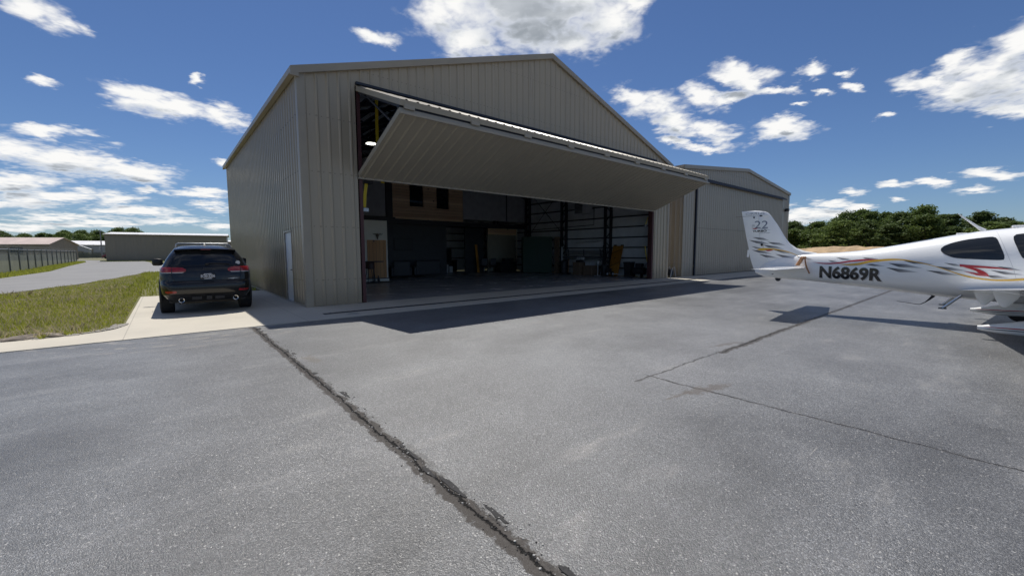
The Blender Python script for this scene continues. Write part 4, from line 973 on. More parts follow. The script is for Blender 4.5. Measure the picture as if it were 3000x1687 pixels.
mb = MB().rings([ring(z) for z in zs])
body = mb.build('body', CARPAINT, car, local=True, smooth=38)
# wheel wells are cut out of the body
cb = MB()
RW, FW = .97, 3.88
for y in (RW, FW):
    for s in (-1, 1): cb.cyl((s*.62, y, .40), (s*1.2, y, .40), .445, 32)
cut = cb.build('wheel_well_cutter', None)
cut.parent = car
bo = body.modifiers.new('wells', 'BOOLEAN'); bo.object = cut; bo.operation = 'DIFFERENCE'; bo.solver = 'EXACT'
dg = bpy.context.evaluated_depsgraph_get(); dg.update()
me2 = bpy.data.meshes.new_from_object(body.evaluated_get(dg)); body.modifiers.clear(); body.data = me2
me2.set_sharp_from_angle(angle=R_(38))
bpy.data.objects.remove(cut)
TYRE = M('tyre_rubber', (.014,.014,.015), .75, var=.3, bump=.4, bscale=60)
for y in (RW, FW):
    for s in (-1, 1):
        prof = [(.22,-.13),(.33,-.145),(.375,-.135),(.392,-.11),(.392,.11),(.375,.135),(.33,.145),(.22,.13)]
        w_ = MB().lathe([(r, h) for r, h in prof], (s*.845, y, .392), 40, 'x').build('wheel', TYRE, car, local=True, smooth=40)
        mb = MB()
        for k in range(-3, 4):
            if k: mb.lathe([(.391,k*.033-.004),(.394,k*.033-.004),(.394,k*.033+.004),(.391,k*.033+.004)], (s*.845,y,.392), 40, 'x')
        for k in range(36):
            a = 2*math.pi*k/36; c_, s_ = math.cos(a), math.sin(a)
            for x0 in (-.115, .045): mb.bar((s*.845+x0, y+.394*c_, .392+.394*s_), (s*.845+x0+.07, y+.394*math.cos(a+.06), .392+.394*math.sin(a+.06)), .018, .008, up=(0, c_, s_))
        mb.build('tread', TYRE, w_, local=True)
        mb = MB().lathe([(0,s*.06),(.06,s*.07),(.06,s*.10),(0,s*.105)], (s*.845,y,.392), 20, 'x').lathe([(.215,s*.02),(.235,s*.02),(.235,s*.125),(.215,s*.125)], (s*.845,y,.392), 36, 'x')
        for k in range(5):
            a = 2*math.pi*k/5; mb.bar((s*.935,y,.392),(s*.93,y+.22*math.cos(a),.392+.22*math.sin(a)),.05,.03,up=(1,0,0))
        mb.build('rim', STEEL, w_, local=True, smooth=30)
        # flared arch lip
        mb = MB(); A = [(.945 if z_ > 0 else .945) for z_ in (1,)]
        pts = [(s*.952, y+.47*math.cos(a), .40+.47*math.sin(a)) for a in np.linspace(-.12, math.pi+.12, 22)]
        mb.tube(pts, .028, 8).build('wheel_arch', CARTRIM, car, local=True, smooth=60)
MB().box(-.80,.80,.35,4.5,.30,.36).build('underbody', CARTRIM, car, local=True)
mb = MB().cyl((-.6,.97,.33),(.6,.97,.33),.05,10).blob((0,.97,.34),(.13,.14,.12),4,12,.02).bar((-.6,.55,.27),(.6,.6,.27),.05).tube([(-.555,.3,.385),(-.5,.6,.34),(-.3,.9,.32),(.1,1.2,.32)],.03,8).tube([(.555,.3,.385),(.5,.6,.34),(.3,.9,.32)],.03,8)
mb.build('rear_axle', M('underbody_steel', (.10,.08,.06), .7, .3, var=.3), car, local=True, smooth=40)
def rpatch(name, poly_rows, mat_, off=.004, nx=14, parent=None, th=None):
    """patch on the rear face: rows (z, x0, x1) from low to high"""
    mb = MB(); R = poly_rows; nv = (len(R)-1)*3
    def fn(u, v):
        k = v*(len(R)-1); i = min(int(k), len(R)-2); f = k-i
        z = R[i][0]+(R[i+1][0]-R[i][0])*f; x = (R[i][1]+(R[i+1][1]-R[i][1])*f)*(1-u)+(R[i][2]+(R[i+1][2]-R[i][2])*f)*u
        return (x, rear_y(x, z)-off, z)
    mb.grid(fn, nx, nv)
    o = mb.build(name, mat_, parent or car, local=True, smooth=60)
    if th: md = o.modifiers.new('thick', 'SOLIDIFY'); md.thickness = th; md.offset = 0
    return o
gl = rpatch('rear_window', [(1.235,-.70,.70),(1.28,-.735,.735),(1.42,-.68,.68),(1.54,-.615,.615),(1.60,-.575,.575)], TINT, .005)
rpatch('window_seal', [(1.222,-.72,.72),(1.236,-.72,.72)], CARTRIM, .006, parent=gl)
# wiper with its arm
mb = MB(); mb.tube([(x, rear_y(x,1.27)-.035, 1.27+.02*math.sin((x+.1)/.5*math.pi)) for x in np.linspace(-.02,.48,9)], .011, 6).blob((-.0,rear_y(0,1.25)-.03,1.265),(.045,.03,.028),1,10,.02)
mb.build('rear_wiper', CARTRIM, gl, local=True, smooth=40)
mb = MB().lathe([(0,-.012),(.05,-.012),(.05,.0),(0,.0)], (.665, rear_y(.66,1.29)-.006, 1.29), 20, 'y'); mb.build('round_sticker', GREYPLASTIC, gl, local=True)
# roof spoiler, roof bars, aerial
mb = MB(); rg = []
for x in np.linspace(-.635, .635, 15):
    e = (abs(x)/.635)**3; yb = .235+.07*e; zt = 1.672-.03*e
    rg.append([(x,.58,zt+.02),(x,yb+.05,zt),(x,yb,zt-.02),(x,yb+.02,zt-.05),(x,.40,zt-.075),(x,.58,zt-.04)])
sp_ = mb.rings(rg).build('spoiler', CARPAINT, car, local=True, smooth=50)
MB().box(-.10,.10,.228,.25,1.625,1.642).build('brake_light', REDLENS, sp_, local=True)
MB().rings([[(-.025*k,.75+.12*(1-k),z),(.025*k,.75+.12*(1-k),z),(.03*k,1.0-.0*(1-k),z),(-.03*k,1.0,z)] for k,z in ((1,1.72),(.8,1.75),(.2,1.80))]).build('roof_aerial', CARTRIM, car, local=True, smooth=50)
for y in (1.35, 2.45):
    MB().tube([(-.60,y,1.70),(-.585,y,1.775),(-.54,y,1.80),(.54,y,1.80),(.585,y,1.775),(.60,y,1.70)], .02, 8).build('roof_bar', STEEL, car, local=True, smooth=50)
for s in (-1,1): MB().tube([(s*.60,.85,1.68),(s*.59,1.0,1.73),(s*.58,1.8,1.755),(s*.60,2.4,1.71),(s*.62,2.55,1.66)], .018, 8).build('roof_rail', CARTRIM, car, local=True, smooth=50)
# tail lights wrapping round the corner
for s in (-1, 1):
    f = lambda a, b: (a, b) if s > 0 else (-b, -a)
    tl = rpatch('tail_light', [(1.075,)+f(.46,.915),(1.10,)+f(.425,.925),(1.145,)+f(.43,.928),(1.18,)+f(.50,.915),(1.19,)+f(.62,.905)], REDLENS, .014, 18, th=.02)
    rpatch('reversing_lens', [(1.048,)+f(.50,.90),(1.073,)+f(.465,.915)], WHITELENS, .012, 14, parent=tl)
    rpatch('light_divider', [(1.05,)+f(.70,.715),(1.185,)+f(.70,.715)], CARTRIM, .027, 2, parent=tl)
    rpatch('reflector', [(.555,)+f(.66,.82),(.58,)+f(.63,.86),(.615,)+f(.65,.865)], REDLENS, .008, 8)
    # side mirror
    x = s*.93
    mb = MB(); rg = []
    for k, (sx, yy, sc) in enumerate(((.0,3.18,.6),(.03,3.17,.88),(.09,3.16,1.0),(.18,3.17,1.0),(.225,3.18,.88),(.245,3.20,.6))):
        rg.append([(x+s*sx, yy+.09*math.cos(a)*sc*(1.0 if math.cos(a) > 0 else .35), 1.265+.115*math.sin(a)*sc*(1.0 if math.sin(a) > 0 else .85)) for a in [2*math.pi*q/14 for q in range(14)]])
    mi = mb.rings(rg).build('side_mirror', CARTRIM, car, local=True, smooth=60)
    MB().bar((s*.84,3.2,1.21),(s*1.0,3.19,1.235),.06,.04).build('mirror_arm', CARTRIM, mi, local=True)
    # exhaust tips
    ex = MB().lathe([(.050,-.02),(.058,-.02),(.062,.0),(.062,.25),(.050,.25)], (s*.555,.0,.375), 24, 'y'); 
    ex = MB().rings([[(s*.555+r*math.cos(a), yy, .385+r*math.sin(a)) for a in [2*math.pi*q/24 for q in range(24)]] for r, yy in ((.046,.25),(.046,.005),(.058,.0),(.060,.03),(.060,.25))], caps=False)
    eo = ex.build('exhaust_tip', CHROME, car, local=True, smooth=50)
    MB().cyl((s*.555,.12,.385),(s*.555,.14,.385),.046,20).build('exhaust_bore', BLACK, eo, local=True)
    # door glass and pillars along the side
    def side(u0, u1, z0, z1, slope, name):
        def fn(u, v):
            z = z0+(z1-z0)*v; w = cz(z)[0]; y = u0+slope*v+(u1-u0)*u
            return (s*(w+.004), y, z)
        return MB().grid(fn, 6, 6).build(name, TINT, car, local=True, smooth=60)
    side(.95,1.55,1.25,1.56,.18,'side_window'); side(1.62,2.42,1.25,1.58,.05,'side_window'); side(2.5,3.15,1.25,1.56,-.28,'side_window')
    for y0, nm in ((1.58,'door_seam'),(2.46,'door_seam')):
        MB().grid(lambda u, v: (s*(cz(.5+.7*v)[0]+.002), y0+.01*u, .5+.7*v), 1, 12).build(nm, BLACK, car, local=True)
    MB().box(min(s*.955,s*.97),max(s*.955,s*.97),1.75,1.95,1.06,1.09).build('door_handle', CARPAINT, car, local=True, bevel=.006)
    rpatch('headlight', [(1.0,-.1,.1),(1.01,-.1,.1)], WHITELENS) if False else None
    MB().grid(lambda u, v: (s*(.45+.42*u), 4.83-.0-.30*max(0,(u-.3))**2*1.6, .88+.13*v), 8, 3).build('headlight', WHITELENS, car, local=True, smooth=60)
def fscreen(u, v):
    z = 1.22+.42*v; w, yr, yf, rr, rf = cz(z); x = (w-.16)*(2*u-1); k = max(0, abs(x)-(w-rf))
    return (x, yf-rf+math.sqrt(max(0, rf*rf-k*k))+.006, z)
MB().grid(fscreen, 16, 6).build('windscreen', TINT, car, local=True, smooth=60)
MB().box(-.55,.55,4.80,4.83,.80,.98).build('grille', CARTRIM, car, local=True, bevel=.02)
# tailgate shut lines, lower bumper, plate, badges
rpatch('tailgate_seam', [(.845,-.66,.66),(.857,-.66,.66)], BLACK, .010, 20)
for s in (-1,1):
    f = lambda a, b: (a, b) if s > 0 else (-b, -a)
    rpatch('tailgate_seam', [(.855,)+f(.655,.665),(.95,)+f(.70,.71),(1.05,)+f(.735,.745)], BLACK, .006, 2)
rpatch('bumper_ledge', [(.795,-.80,.80),(.815,-.80,.80)], CARTRIM, .004, 24)
rpatch('bumper_lip', [(.515,-.84,.84),(.53,-.84,.84)], BLACK, .006, 24)
rpatch('lower_valance', [(.34,-.72,.72),(.42,-.80,.80),(.505,-.86,.86)], CARTRIM, .005, 24)
rpatch('plate_recess', [(.885,-.36,.36),(.95,-.44,.44),(1.045,-.50,.50)], CARPAINT, .003, 16)
rpatch('tailgate_handle', [(.80,-.10,.10),(.825,-.11,.11),(.842,-.10,.10)], BLACK, .016, 6)
pl = rpatch('licence_plate', [(.885,-.155,.155),(1.03,-.155,.155)], DARKPLASTIC, .012, 4, th=.004)
def rear_text(s, size, x0, z0, m, name, off, parent, sx=1.0, bold=0.0, width=None):
    vs, fs, w, h = text_mb(s, size, sx, bold)
    k = width/w if width else 1.0
    MB().add([(x0+p[0]*k, rear_y(0, z0)-off-.0, z0+p[1]) for p in vs], fs).build(name, m, parent, local=True, fix=False)
PLATEW = M('plate_lettering', (.62,.64,.68), .4, var=.05)
rear_text('BCM', .098, -.145, .925, PLATEW, 'plate_letters', .022, pl, width=.118, bold=.002)
rear_text('3206', .098, .012, .925, PLATEW, 'plate_letters', .022, pl, width=.135, bold=.002)
MB().lathe([(0,-.003),(.017,-.003),(.017,.0),(0,0)], (-.008,rear_y(0,.96)-.02,.957), 14, 'y').build('plate_emblem', STEEL, pl, local=True)
for z, w in ((1.012,.08),(.899,.08)): MB().box(-w,w,rear_y(0,z)-.024,rear_y(0,z)-.018,z-.008,z+.010).build('plate_strip', PLATEW, pl, local=True)
rear_text('Jeep', .075, -.095, 1.115, M('dark_badge', (.05,.05,.055), .3, .6), 'badge_letters', .012, car, width=.19, bold=.002)
MB().add([(.42+p[0], rear_y(.5,.86)-.012, .868+p[1]) for p in ((0,.02),(.08,.006),(.12,.0),(.14,.012),(.26,.022),(.13,.03))], [(0,1,2,3,5),(3,4,5)]).build('chrome_badge', STEEL, car, local=True)
MB().box(-.055,.055,.0,.12,.37,.47).build('tow_hitch', CARTRIM, car, local=True, bevel=.006); MB().box(-.032,.032,-.004,.02,.39,.45).build('hitch_socket', BLACK, car, local=True)
for x in (-.25, .22): MB().box(x-.1,x+.1,.02,.05,.38,.46).build('valance_slot', BLACK, car, local=True, bevel=.005)
for x in (-.31,.3): MB().lathe([(0,-.004),(.014,-.004),(.014,0),(0,0)], (x,rear_y(x,.66)-.002,.66), 12, 'y').build('parking_sensor', BLACK, car, local=True)

# ------------------------------------------------------------------ the light aircraft (local: x forward, y to port, z up)
def paint(name, col, r=.22): return M(name, col, r, 0, var=.03, scale=1.2, coat=.7, rvar=.04)
PWHITE = paint('white_aircraft_paint', (.88,.885,.88))
PYEL = paint('gold_stripe_paint', (.72,.42,.03)); PRED = paint('red_stripe_paint', (.42,.02,.03)); PBLK = paint('black_registration_paint', (.012,.013,.016)); PGRY = paint('grey_lettering_paint', (.38,.39,.41)); PSIL = paint('silver_shadow_paint', (.55,.56,.58)); PSLATE = paint('slate_lettering_paint', (.16,.18,.24))
def feather_mat():
    m, t, b, pos, ob = base_mat('grey_feather_paint')
    uv = t.n('ShaderNodeUVMap'); sx = t.n('ShaderNodeSeparateXYZ'); t.l(uv.outputs[0], sx.inputs[0])
    t.l(t.ramp(sx.outputs[0], [(0,(.03,.032,.036)),(.35,(.13,.135,.145)),(1,(.62,.63,.64))]), b.inputs['Base Color']); b.inputs['Roughness'].default_value = .25
    return m
FEATH = feather_mat()
hdg = math.atan2(-1, .06)
PO = (9.3, -9.0, 0)
air = thing('aircraft', 'white single engine aircraft with red, gold and grey stripes parked tail towards the hangars', 'aircraft', PO, hdg)
TOP=[(-.80,1.02),(-.6,1.22),(-.3,1.36),(0,1.44),(.5,1.485),(.92,1.505),(1.4,1.555),(1.83,1.64),(2.0,1.675),(2.5,1.79),(2.83,1.865),(3.23,1.94),(3.73,1.992),(4.2,2.0),(4.6,1.93),(5.0,1.70),(5.25,1.52),(5.7,1.47),(6.2,1.38),(6.5,1.30)]
BOT=[(-.80,.97),(-.6,.862),(-.32,.84),(.43,.807),(.95,.761),(1.45,.718),(1.88,.67),(2.5,.604),(3.0,.567),(3.6,.53),(4.4,.52),(5.2,.56),(5.8,.66),(6.2,.78),(6.5,.9)]
WID=[(-.80,.02),(-.6,.07),(-.2,.12),(.3,.18),(1.0,.29),(1.6,.39),(2.2,.48),(2.8,.56),(3.4,.61),(4.2,.62),(5.0,.60),(5.6,.52),(6.2,.40),(6.5,.28)]
def smooth_tab(tab):
    a = np.array(tab); xs = np.linspace(a[0,0], a[-1,0], 300); ys = np.interp(xs, a[:,0], a[:,1])
    k = np.hanning(17); k /= k.sum(); p = np.pad(ys, 8, mode='reflect', reflect_type='odd'); return xs, np.convolve(p, k, 'valid')
TT, BB, WW = smooth_tab(TOP), smooth_tab(BOT), smooth_tab(WID)
it = lambda t, s: float(np.interp(s, t[0], t[1]))
def halfw(s, z):
    t, b, w = it(TT,s), it(BB,s), it(WW,s); zc = b+(t-b)*.45; h = (t-zc) if z > zc else (zc-b)
    n = 2.4 if z > zc else 2.2; q = min(1, abs((z-zc)/h)); return w*(1-q**n)**(1/n)
def fring(s, N=40):
    t, b, w = it(TT,s), it(BB,s), it(WW,s); zc = b+(t-b)*.45; r = []
    for k in range(N):
        a = 2*math.pi*k/N; c_, s_ = math.cos(a), math.sin(a); up = s_ > 0; n = 2.4 if up else 2.2; h = (t-zc) if up else (zc-b)
        r.append((s, w*math.copysign(abs(c_)**(2/n), c_), zc+h*math.copysign(abs(s_)**(2/n), s_)))
    return r
ss = list(np.linspace(-.80, 6.5, 74))
MB().rings([fring(float(s)) for s in ss]).build('fuselage', PWHITE, air, local=True, smooth=50)
fus = air.children[0]
MB().rings([[(6.5+dx, r*math.cos(a), 1.10+r*math.sin(a)) for a in [2*math.pi*k/24 for k in range(24)]] for dx, r in ((0,.18),(.02,.18),(.12,.16),(.22,.11),(.29,.05),(.31,.005))]).build('spinner', PWHITE, air, local=True, smooth=60)
for k in range(3):
    a0 = math.radians(90+120*k); mb = MB(); rg = []
    for r, ch, tw in ((.12,.10,55),(.35,.15,40),(.6,.14,28),(.85,.10,20),(.97,.04,17)):
        tw = math.radians(tw); ry, rz = math.cos(a0), math.sin(a0); ty, tz = -rz, ry; q = []
        for m_ in range(8):
            b_ = 2*math.pi*m_/8; cc, tt = ch/2*math.cos(b_), .012*math.sin(b_); q.append((6.62+cc*math.sin(tw)+tt*math.cos(tw), ry*r+ty*(cc*math.cos(tw)-tt*math.sin(tw)), 1.10+rz*r+tz*(cc*math.cos(tw)-tt*math.sin(tw))))
        rg.append(q)
    mb.rings(rg).build('propeller_blade', DARKPLASTIC, air, local=True, smooth=60)
def airfoil(N=18):
    xs = [.5*(1-math.cos(math.pi*k/N)) for k in range(N+1)]; f = lambda x: 5*(.2969*math.sqrt(x)-.126*x-.3516*x*x+.2843*x**3-.1036*x**4)
    return [(x, f(x)) for x in xs]
AF = airfoil()
def foil_ring(le, te, th, x0=0.0, x1=1.0):
    """section from chord fraction x0 to x1; returns (chordwise, thickness)"""
    f = lambda x: np.interp(x, [p[0] for p in AF], [p[1] for p in AF]); N_ = 16
    xs = [x0+(x1-x0)*((1-math.cos(math.pi/2*k/N_)) if x0 == 0 and x1 < 1 else (.5*(1-math.cos(math.pi*k/N_)) if x0 == 0 else k/N_)) for k in range(N_+1)]
    top = [(le+(te-le)*x, th*float(f(x))+ .0015) for x in xs]
    return top+[(x, -y) for x, y in reversed(top)]
LEz = [(.95,.75),(1.35,.70),(1.46,.62),(1.503,.52),(1.548,.28),(1.624,.109),(1.743,-.04),(1.932,-.165),(2.227,-.326),(2.494,-.504),(2.56,-.57),(2.588,-.63),(2.615,-.74),(2.635,-.90)]
TEz = [(.95,-.76),(1.104,-.857),(1.373,-.945),(1.6,-.985),(2.0,-1.075),(2.63,-1.206)]
fin = MB(); rud = MB(); frg = []; rrg = []
for z in [1.2,1.3,1.38,1.44,1.475,1.503,1.525,1.548,1.585,1.624,1.68,1.743,1.83,1.932,2.08,2.227,2.36,2.488,2.496,2.56,2.588,2.615,2.632]:
    le = float(np.interp(z, *zip(*LEz))); te = float(np.interp(z, *zip(*TEz))); hz_ = te+(float(np.interp(z,[1.177,1.983,2.481],[-.446,-.746,-.78]))-te)
    fr_ = (le-hz_)/(le-te); th = min((le-te)*.095, .115)*(1 if z < 2.55 else max(.12, math.sqrt(max(0,1-((z-2.55)/.083)**2))))
    frg.append([(x, y, z) for x, y in foil_ring(le, te, th, 0, fr_-.004)]); 
    if z <= 2.49: rrg.append([(x, y, z) for x, y in foil_ring(le, te, th, fr_+.004, 1)])
    else: frg[-1] = [(x, y, z) for x, y in foil_ring(le, te, th, 0, 1)]
# the tip cap spans the whole chord
capz = [r for r in frg if r[0][2] > 2.5]; lowz = [r for r in frg if r[0][2] <= 2.5]
finp = fin.rings(lowz).build('fin', PWHITE, air, local=True, smooth=50)
MB().rings(capz[:0]+[[(x,y,2.497) for x,y in foil_ring(-.506,-1.178,.06,0,1)]]+capz).build('fin_cap', PWHITE, finp, local=True, smooth=50)
lo = []
for z in [.96,1.03,1.104,1.16]:
    te = float(np.interp(z,[.86,.937,1.104,1.2],[-.60,-.76,-.857,-.89])); lo.append([(x,y,z) for x,y in foil_ring(.3,te,.10,.55,1)])
rudp = rud.rings(lo+rrg).build('rudder', PWHITE, air, local=True, smooth=50)
MB().bar((-1.0,0,1.385),(-.99,0,1.58),.012,.05).build('trim_tab', PWHITE, rudp, local=True)
# tailplane with elevators
for s in (-1, 1):
    rg = []; eg = []
    for k in np.linspace(0, 1, 9):
        y = s*(.06+1.78*k); le, te = .37-.23*k, -.46+.08*k; zc_ = 1.13
        fr_ = .66; th = (le-te)*.085
        if k == 1: th *= .35
        rg.append([(x, y, zc_+t_) for x, t_ in foil_ring(le, te, th, 0, fr_-.008)]); eg.append([(x, y, zc_+t_-.005) for x, t_ in foil_ring(le, te, th, fr_+.008, 1)])
    rg.append([(p[0]*.9+.05*.1, s*1.86, 1.13+(p[2]-1.13)*.2) for p in rg[-1]])
    tp = MB().rings(rg).build('tailplane', PWHITE, air, local=True, smooth=50)
    eg = eg[:8]+[[(p[0],p[1],p[2]) for p in eg[8]]]
    MB().rings(eg).build('elevator', PWHITE, tp, local=True, smooth=50)
# wings
for s in (-1, 1):
    rg = []; fg = []
    for y in [.35,.62,.9,1.4,2.0,2.9,3.8,4.6,5.2,5.203,5.6,5.78,5.85]:
        te = 2.98+.115*(y-.6) if y > .6 else 2.98; le = 4.62-.03*(y-.6)
        if y > 5.5: le -= (y-5.5)*.9
        zc_ = .70+.075*y; th = (le-te)*.14*(1 if y < 5.7 else .35)
        fr_ = .78
        ringf = lambda a, b_: [(x, s*y, zc_+t_*1.0+.10*(x-te)/(le-te)*(-.3)+ .03) for x, t_ in foil_ring(le, te, th, a, b_)]
        rg.append(ringf(0, fr_-.003) if .62 <= y <= 5.2 else ringf(0, 1)); 
        if .62 <= y <= 3.0: fg.append(ringf(fr_+.003, 1))
    w_ = MB().rings(rg[1:9]).build('wing', PWHITE, air, local=True, smooth=50)
    MB().rings(fg).build('flap', PWHITE, w_, local=True, smooth=50)
    rt = [[(x, s*y, .70+.075*y+t_+.03-.03*(x-2.98)/1.64) for x, t_ in foil_ring(4.62, 2.98, .23, 0, 1)] for y in (.3,.5,.618)]
    MB().rings(rt).build('wing_root', PWHITE, w_, local=True, smooth=50)
    MB().rings(rg[9:]).build('wing_tip', PWHITE, w_, local=True, smooth=50)
    ag = []
    for y in (3.03,3.8,4.6,5.19):
        te = 2.98+.115*(y-.6); le = 4.62-.03*(y-.6); zc_ = .70+.075*y; th = (le-te)*.14
        ag.append([(x, s*y, zc_+t_+.03-.03*(x-te)/(le-te)) for x, t_ in foil_ring(le, te, th, .783, 1)])
    MB().rings(ag).build('aileron', PWHITE, w_, local=True, smooth=50)
    for y in (1.0, 2.35):   # flap hinge fairings hanging under the trailing edge
        zt = .70+.075*y+.0
        mb = MB().rings([[(3.25+.115*(y-.6)+dx+.13*k*math.cos(a), s*y+.022*math.sin(a), z) for a in [2*math.pi*q/14 for q in range(14)]] for z, k, dx in ((zt+.02,1.25,.0),(zt-.10,.85,-.01),(zt-.19,.45,-.02),(zt-.225,.2,-.02))])
        mb.build('hinge_fairing', PWHITE, w_, local=True, smooth=50)
# faired gear
for nm, x, y, zt, big in (('main_gear', 3.88, 1.58, .80, 1.0), ('main_gear', 3.88, -1.58, .80, 1.0), ('nose_gear', 5.75, 0, .68, .8)):
    mb = MB(); rg = []
    if nm == 'main_gear':
        for k, ch in ((0,.34),(.35,.26),(.7,.20),(1,.17)):
            yy = y*(.66+.34*k); rg.append([(x+.02+ch/2*math.cos(a), yy+.025*math.sin(a), zt-(zt-.36)*k) for a in [2*math.pi*q/16 for q in range(16)]])
    else:
        for k in (0,.5,1): rg.append([(x+.1-.05*k+.10*math.cos(a), .03*math.sin(a), zt-(zt-.36)*k) for a in [2*math.pi*q/16 for q in range(16)]])
    gp = mb.rings(rg).build(nm, PWHITE, air, local=True, smooth=50)
    rg = []
    for dx, hw, zt_, zb_ in ((.46,.02,.27,.24),(.42,.07,.34,.17),(.30,.12,.40,.13),(.08,.135,.42,.115),(-.15,.125,.37,.11),(-.40,.085,.30,.125),(-.60,.055,.245,.15),(-.66,.045,.235,.165)):
        zc_, hh = (zt_+zb_)/2, (zt_-zb_)/2; rg.append([(x-.02+dx*big, y+hw*big*math.copysign(abs(math.cos(a))**.8, math.cos(a)), zc_+hh*math.copysign(abs(math.sin(a))**.8, math.sin(a))) for a in [2*math.pi*q/20 for q in range(20)]])
    fp = MB().rings(rg).build('wheel_fairing', PWHITE, gp, local=True, smooth=50)
    MB().lathe([(.05,-.06),(.15,-.06),(.185,-.03),(.185,.03),(.15,.06),(.05,.06)], (x+.05,y,.187), 24, 'y').build('tyre', TYRE, gp, local=True, smooth=40)
    if nm == 'main_gear':
        sg = -1
        for ztop, zbot, col_, nm2 in ((.232,.214,PRED,'red_stripe'),(.196,.178,FEATH,'grey_stripe')):
            def fn(u, v, sg=sg):
                dx = -.60+.85*u; hw = float(np.interp(-dx, [-.30,-.08,.15,.40,.60], [.12,.135,.125,.085,.055])); zt_ = float(np.interp(-dx,[-.30,-.08,.15,.40,.60],[.40,.42,.37,.30,.245])); zb_ = float(np.interp(-dx,[-.30,-.08,.15,.40,.60],[.13,.115,.11,.125,.15])); zc_, hh = (zt_+zb_)/2, (zt_-zb_)/2
                k = math.sin(math.pi*u)**.5; z = zbot+(ztop-zbot)*(.5+(v-.5)*k)+.03*u; q = min(.98, abs((z-zc_)/hh)); cy = (1-q**2.5)**.4
                return (x-.02+dx, y+sg*(hw*cy+.004), z)
            MB().grid(fn, 12, 3, uv=True).build(nm2, col_, fp, local=True, smooth=60, fix=False)
# glazing patches and livery follow the starboard (-y) skin
def skin(s, z, off=.004, side=-1):
    e = .004; return (s, side*(halfw(s, z)+off), z)
def strip(name, top, bot, m, n=26, rows=4, off=.004, fin_=False, parent=None, side=-1, uv=False):
    ta, ba = np.array(top), np.array(bot)
    def par(a):
        d = np.r_[0, np.cumsum(np.hypot(*np.diff(a, axis=0).T))]; return d/d[-1]
    tp_, bp_ = par(ta), par(ba)
    def fn(u, v):
        s = float(np.interp(u,tp_,ta[:,0])*(1-v)+np.interp(u,bp_,ba[:,0])*v); z = float(np.interp(u,tp_,ta[:,1])*(1-v)+np.interp(u,bp_,ba[:,1])*v)
        return finskin(s, z, off) if fin_ else skin(s, z, off, side)
    return MB().grid(fn, n, rows, uv=uv).build(name, m, parent or air, local=True, smooth=70, fix=False)
def fin_hw(s, z):
    le = float(np.interp(z, *zip(*LEz))); te = float(np.interp(z, *zip(*TEz))); th = min((le-te)*.095, .115); x = min(1, max(0, (le-s)/(le-te)))
    return th*float(np.interp(x, [p[0] for p in AF], [p[1] for p in AF]))+.0015
def finskin(s, z, off=.004): return (s, -(max(fin_hw(s, z), halfw(s, z) if z < it(TT,s) else 0)+off), z)
def smoothline(p, n=24):
    a = np.array(p); d = np.r_[0, np.cumsum(np.hypot(*np.diff(a, axis=0).T))]; out = []
    for q in np.linspace(0, d[-1], n):
        i = min(max(int(np.searchsorted(d, q))-1, 0), len(a)-2); t_ = (q-d[i])/(d[i+1]-d[i]); p0, p1, p2, p3 = a[max(i-1,0)], a[i], a[i+1], a[min(i+2,len(a)-1)]
        out.append(tuple(.5*((2*p1)+(-p0+p2)*t_+(2*p0-5*p1+4*p2-p3)*t_**2+(-p0+3*p1-3*p2+p3)*t_**3)))
    return out
def feather(q, fin_=False, parent=None, m=None):
    a, b, c, d = q; strip('grey_feather', [a, b, c], [a, d, c], m or FEATH, 16, 3, fin_=fin_, parent=parent, uv=True)
FIN=[((-.902,1.92),(-.633,1.896),(-.475,1.819),(-.74,1.86)),((-.993,1.848),(-.659,1.797),(-.456,1.724),(-.783,1.755)),((-.535,1.786),(-.262,1.76),(-.113,1.69),(-.395,1.723)),((-.64,1.714),(-.318,1.67),(-.137,1.592),(-.498,1.643)),((-.916,1.677),(-.747,1.649),(-.651,1.613),(-.793,1.617)),((-.912,1.582),(-.617,1.546),(-.399,1.469),(-.725,1.507)),((-.723,1.469),(-.457,1.424),(-.244,1.362),(-.563,1.385)),((-.338,1.469),(-.1,1.431),(.132,1.365),(-.171,1.388)),((-.389,1.585),(-.164,1.55),(.027,1.474),(-.177,1.499))]
for q in FIN: feather(q, True, finp)
strip('gold_stripe', smoothline([(-.792,1.587),(-.667,1.627),(-.436,1.62),(-.225,1.584),(-.018,1.524),(.185,1.424)]), smoothline([(-.792,1.587),(-.649,1.56),(-.434,1.585),(-.223,1.558),(-.017,1.504),(.185,1.417)]), PYEL, fin_=True, off=.006, parent=finp)
strip('red_flash', [(-.587,1.577),(-.465,1.594),(-.373,1.568)], [(-.587,1.577),(-.524,1.542),(-.373,1.568)], PRED, 8, 2, fin_=True, off=.008, parent=finp)
feather(((.142,1.41),(.355,1.388),(.515,1.338),(.289,1.362)), parent=fus)
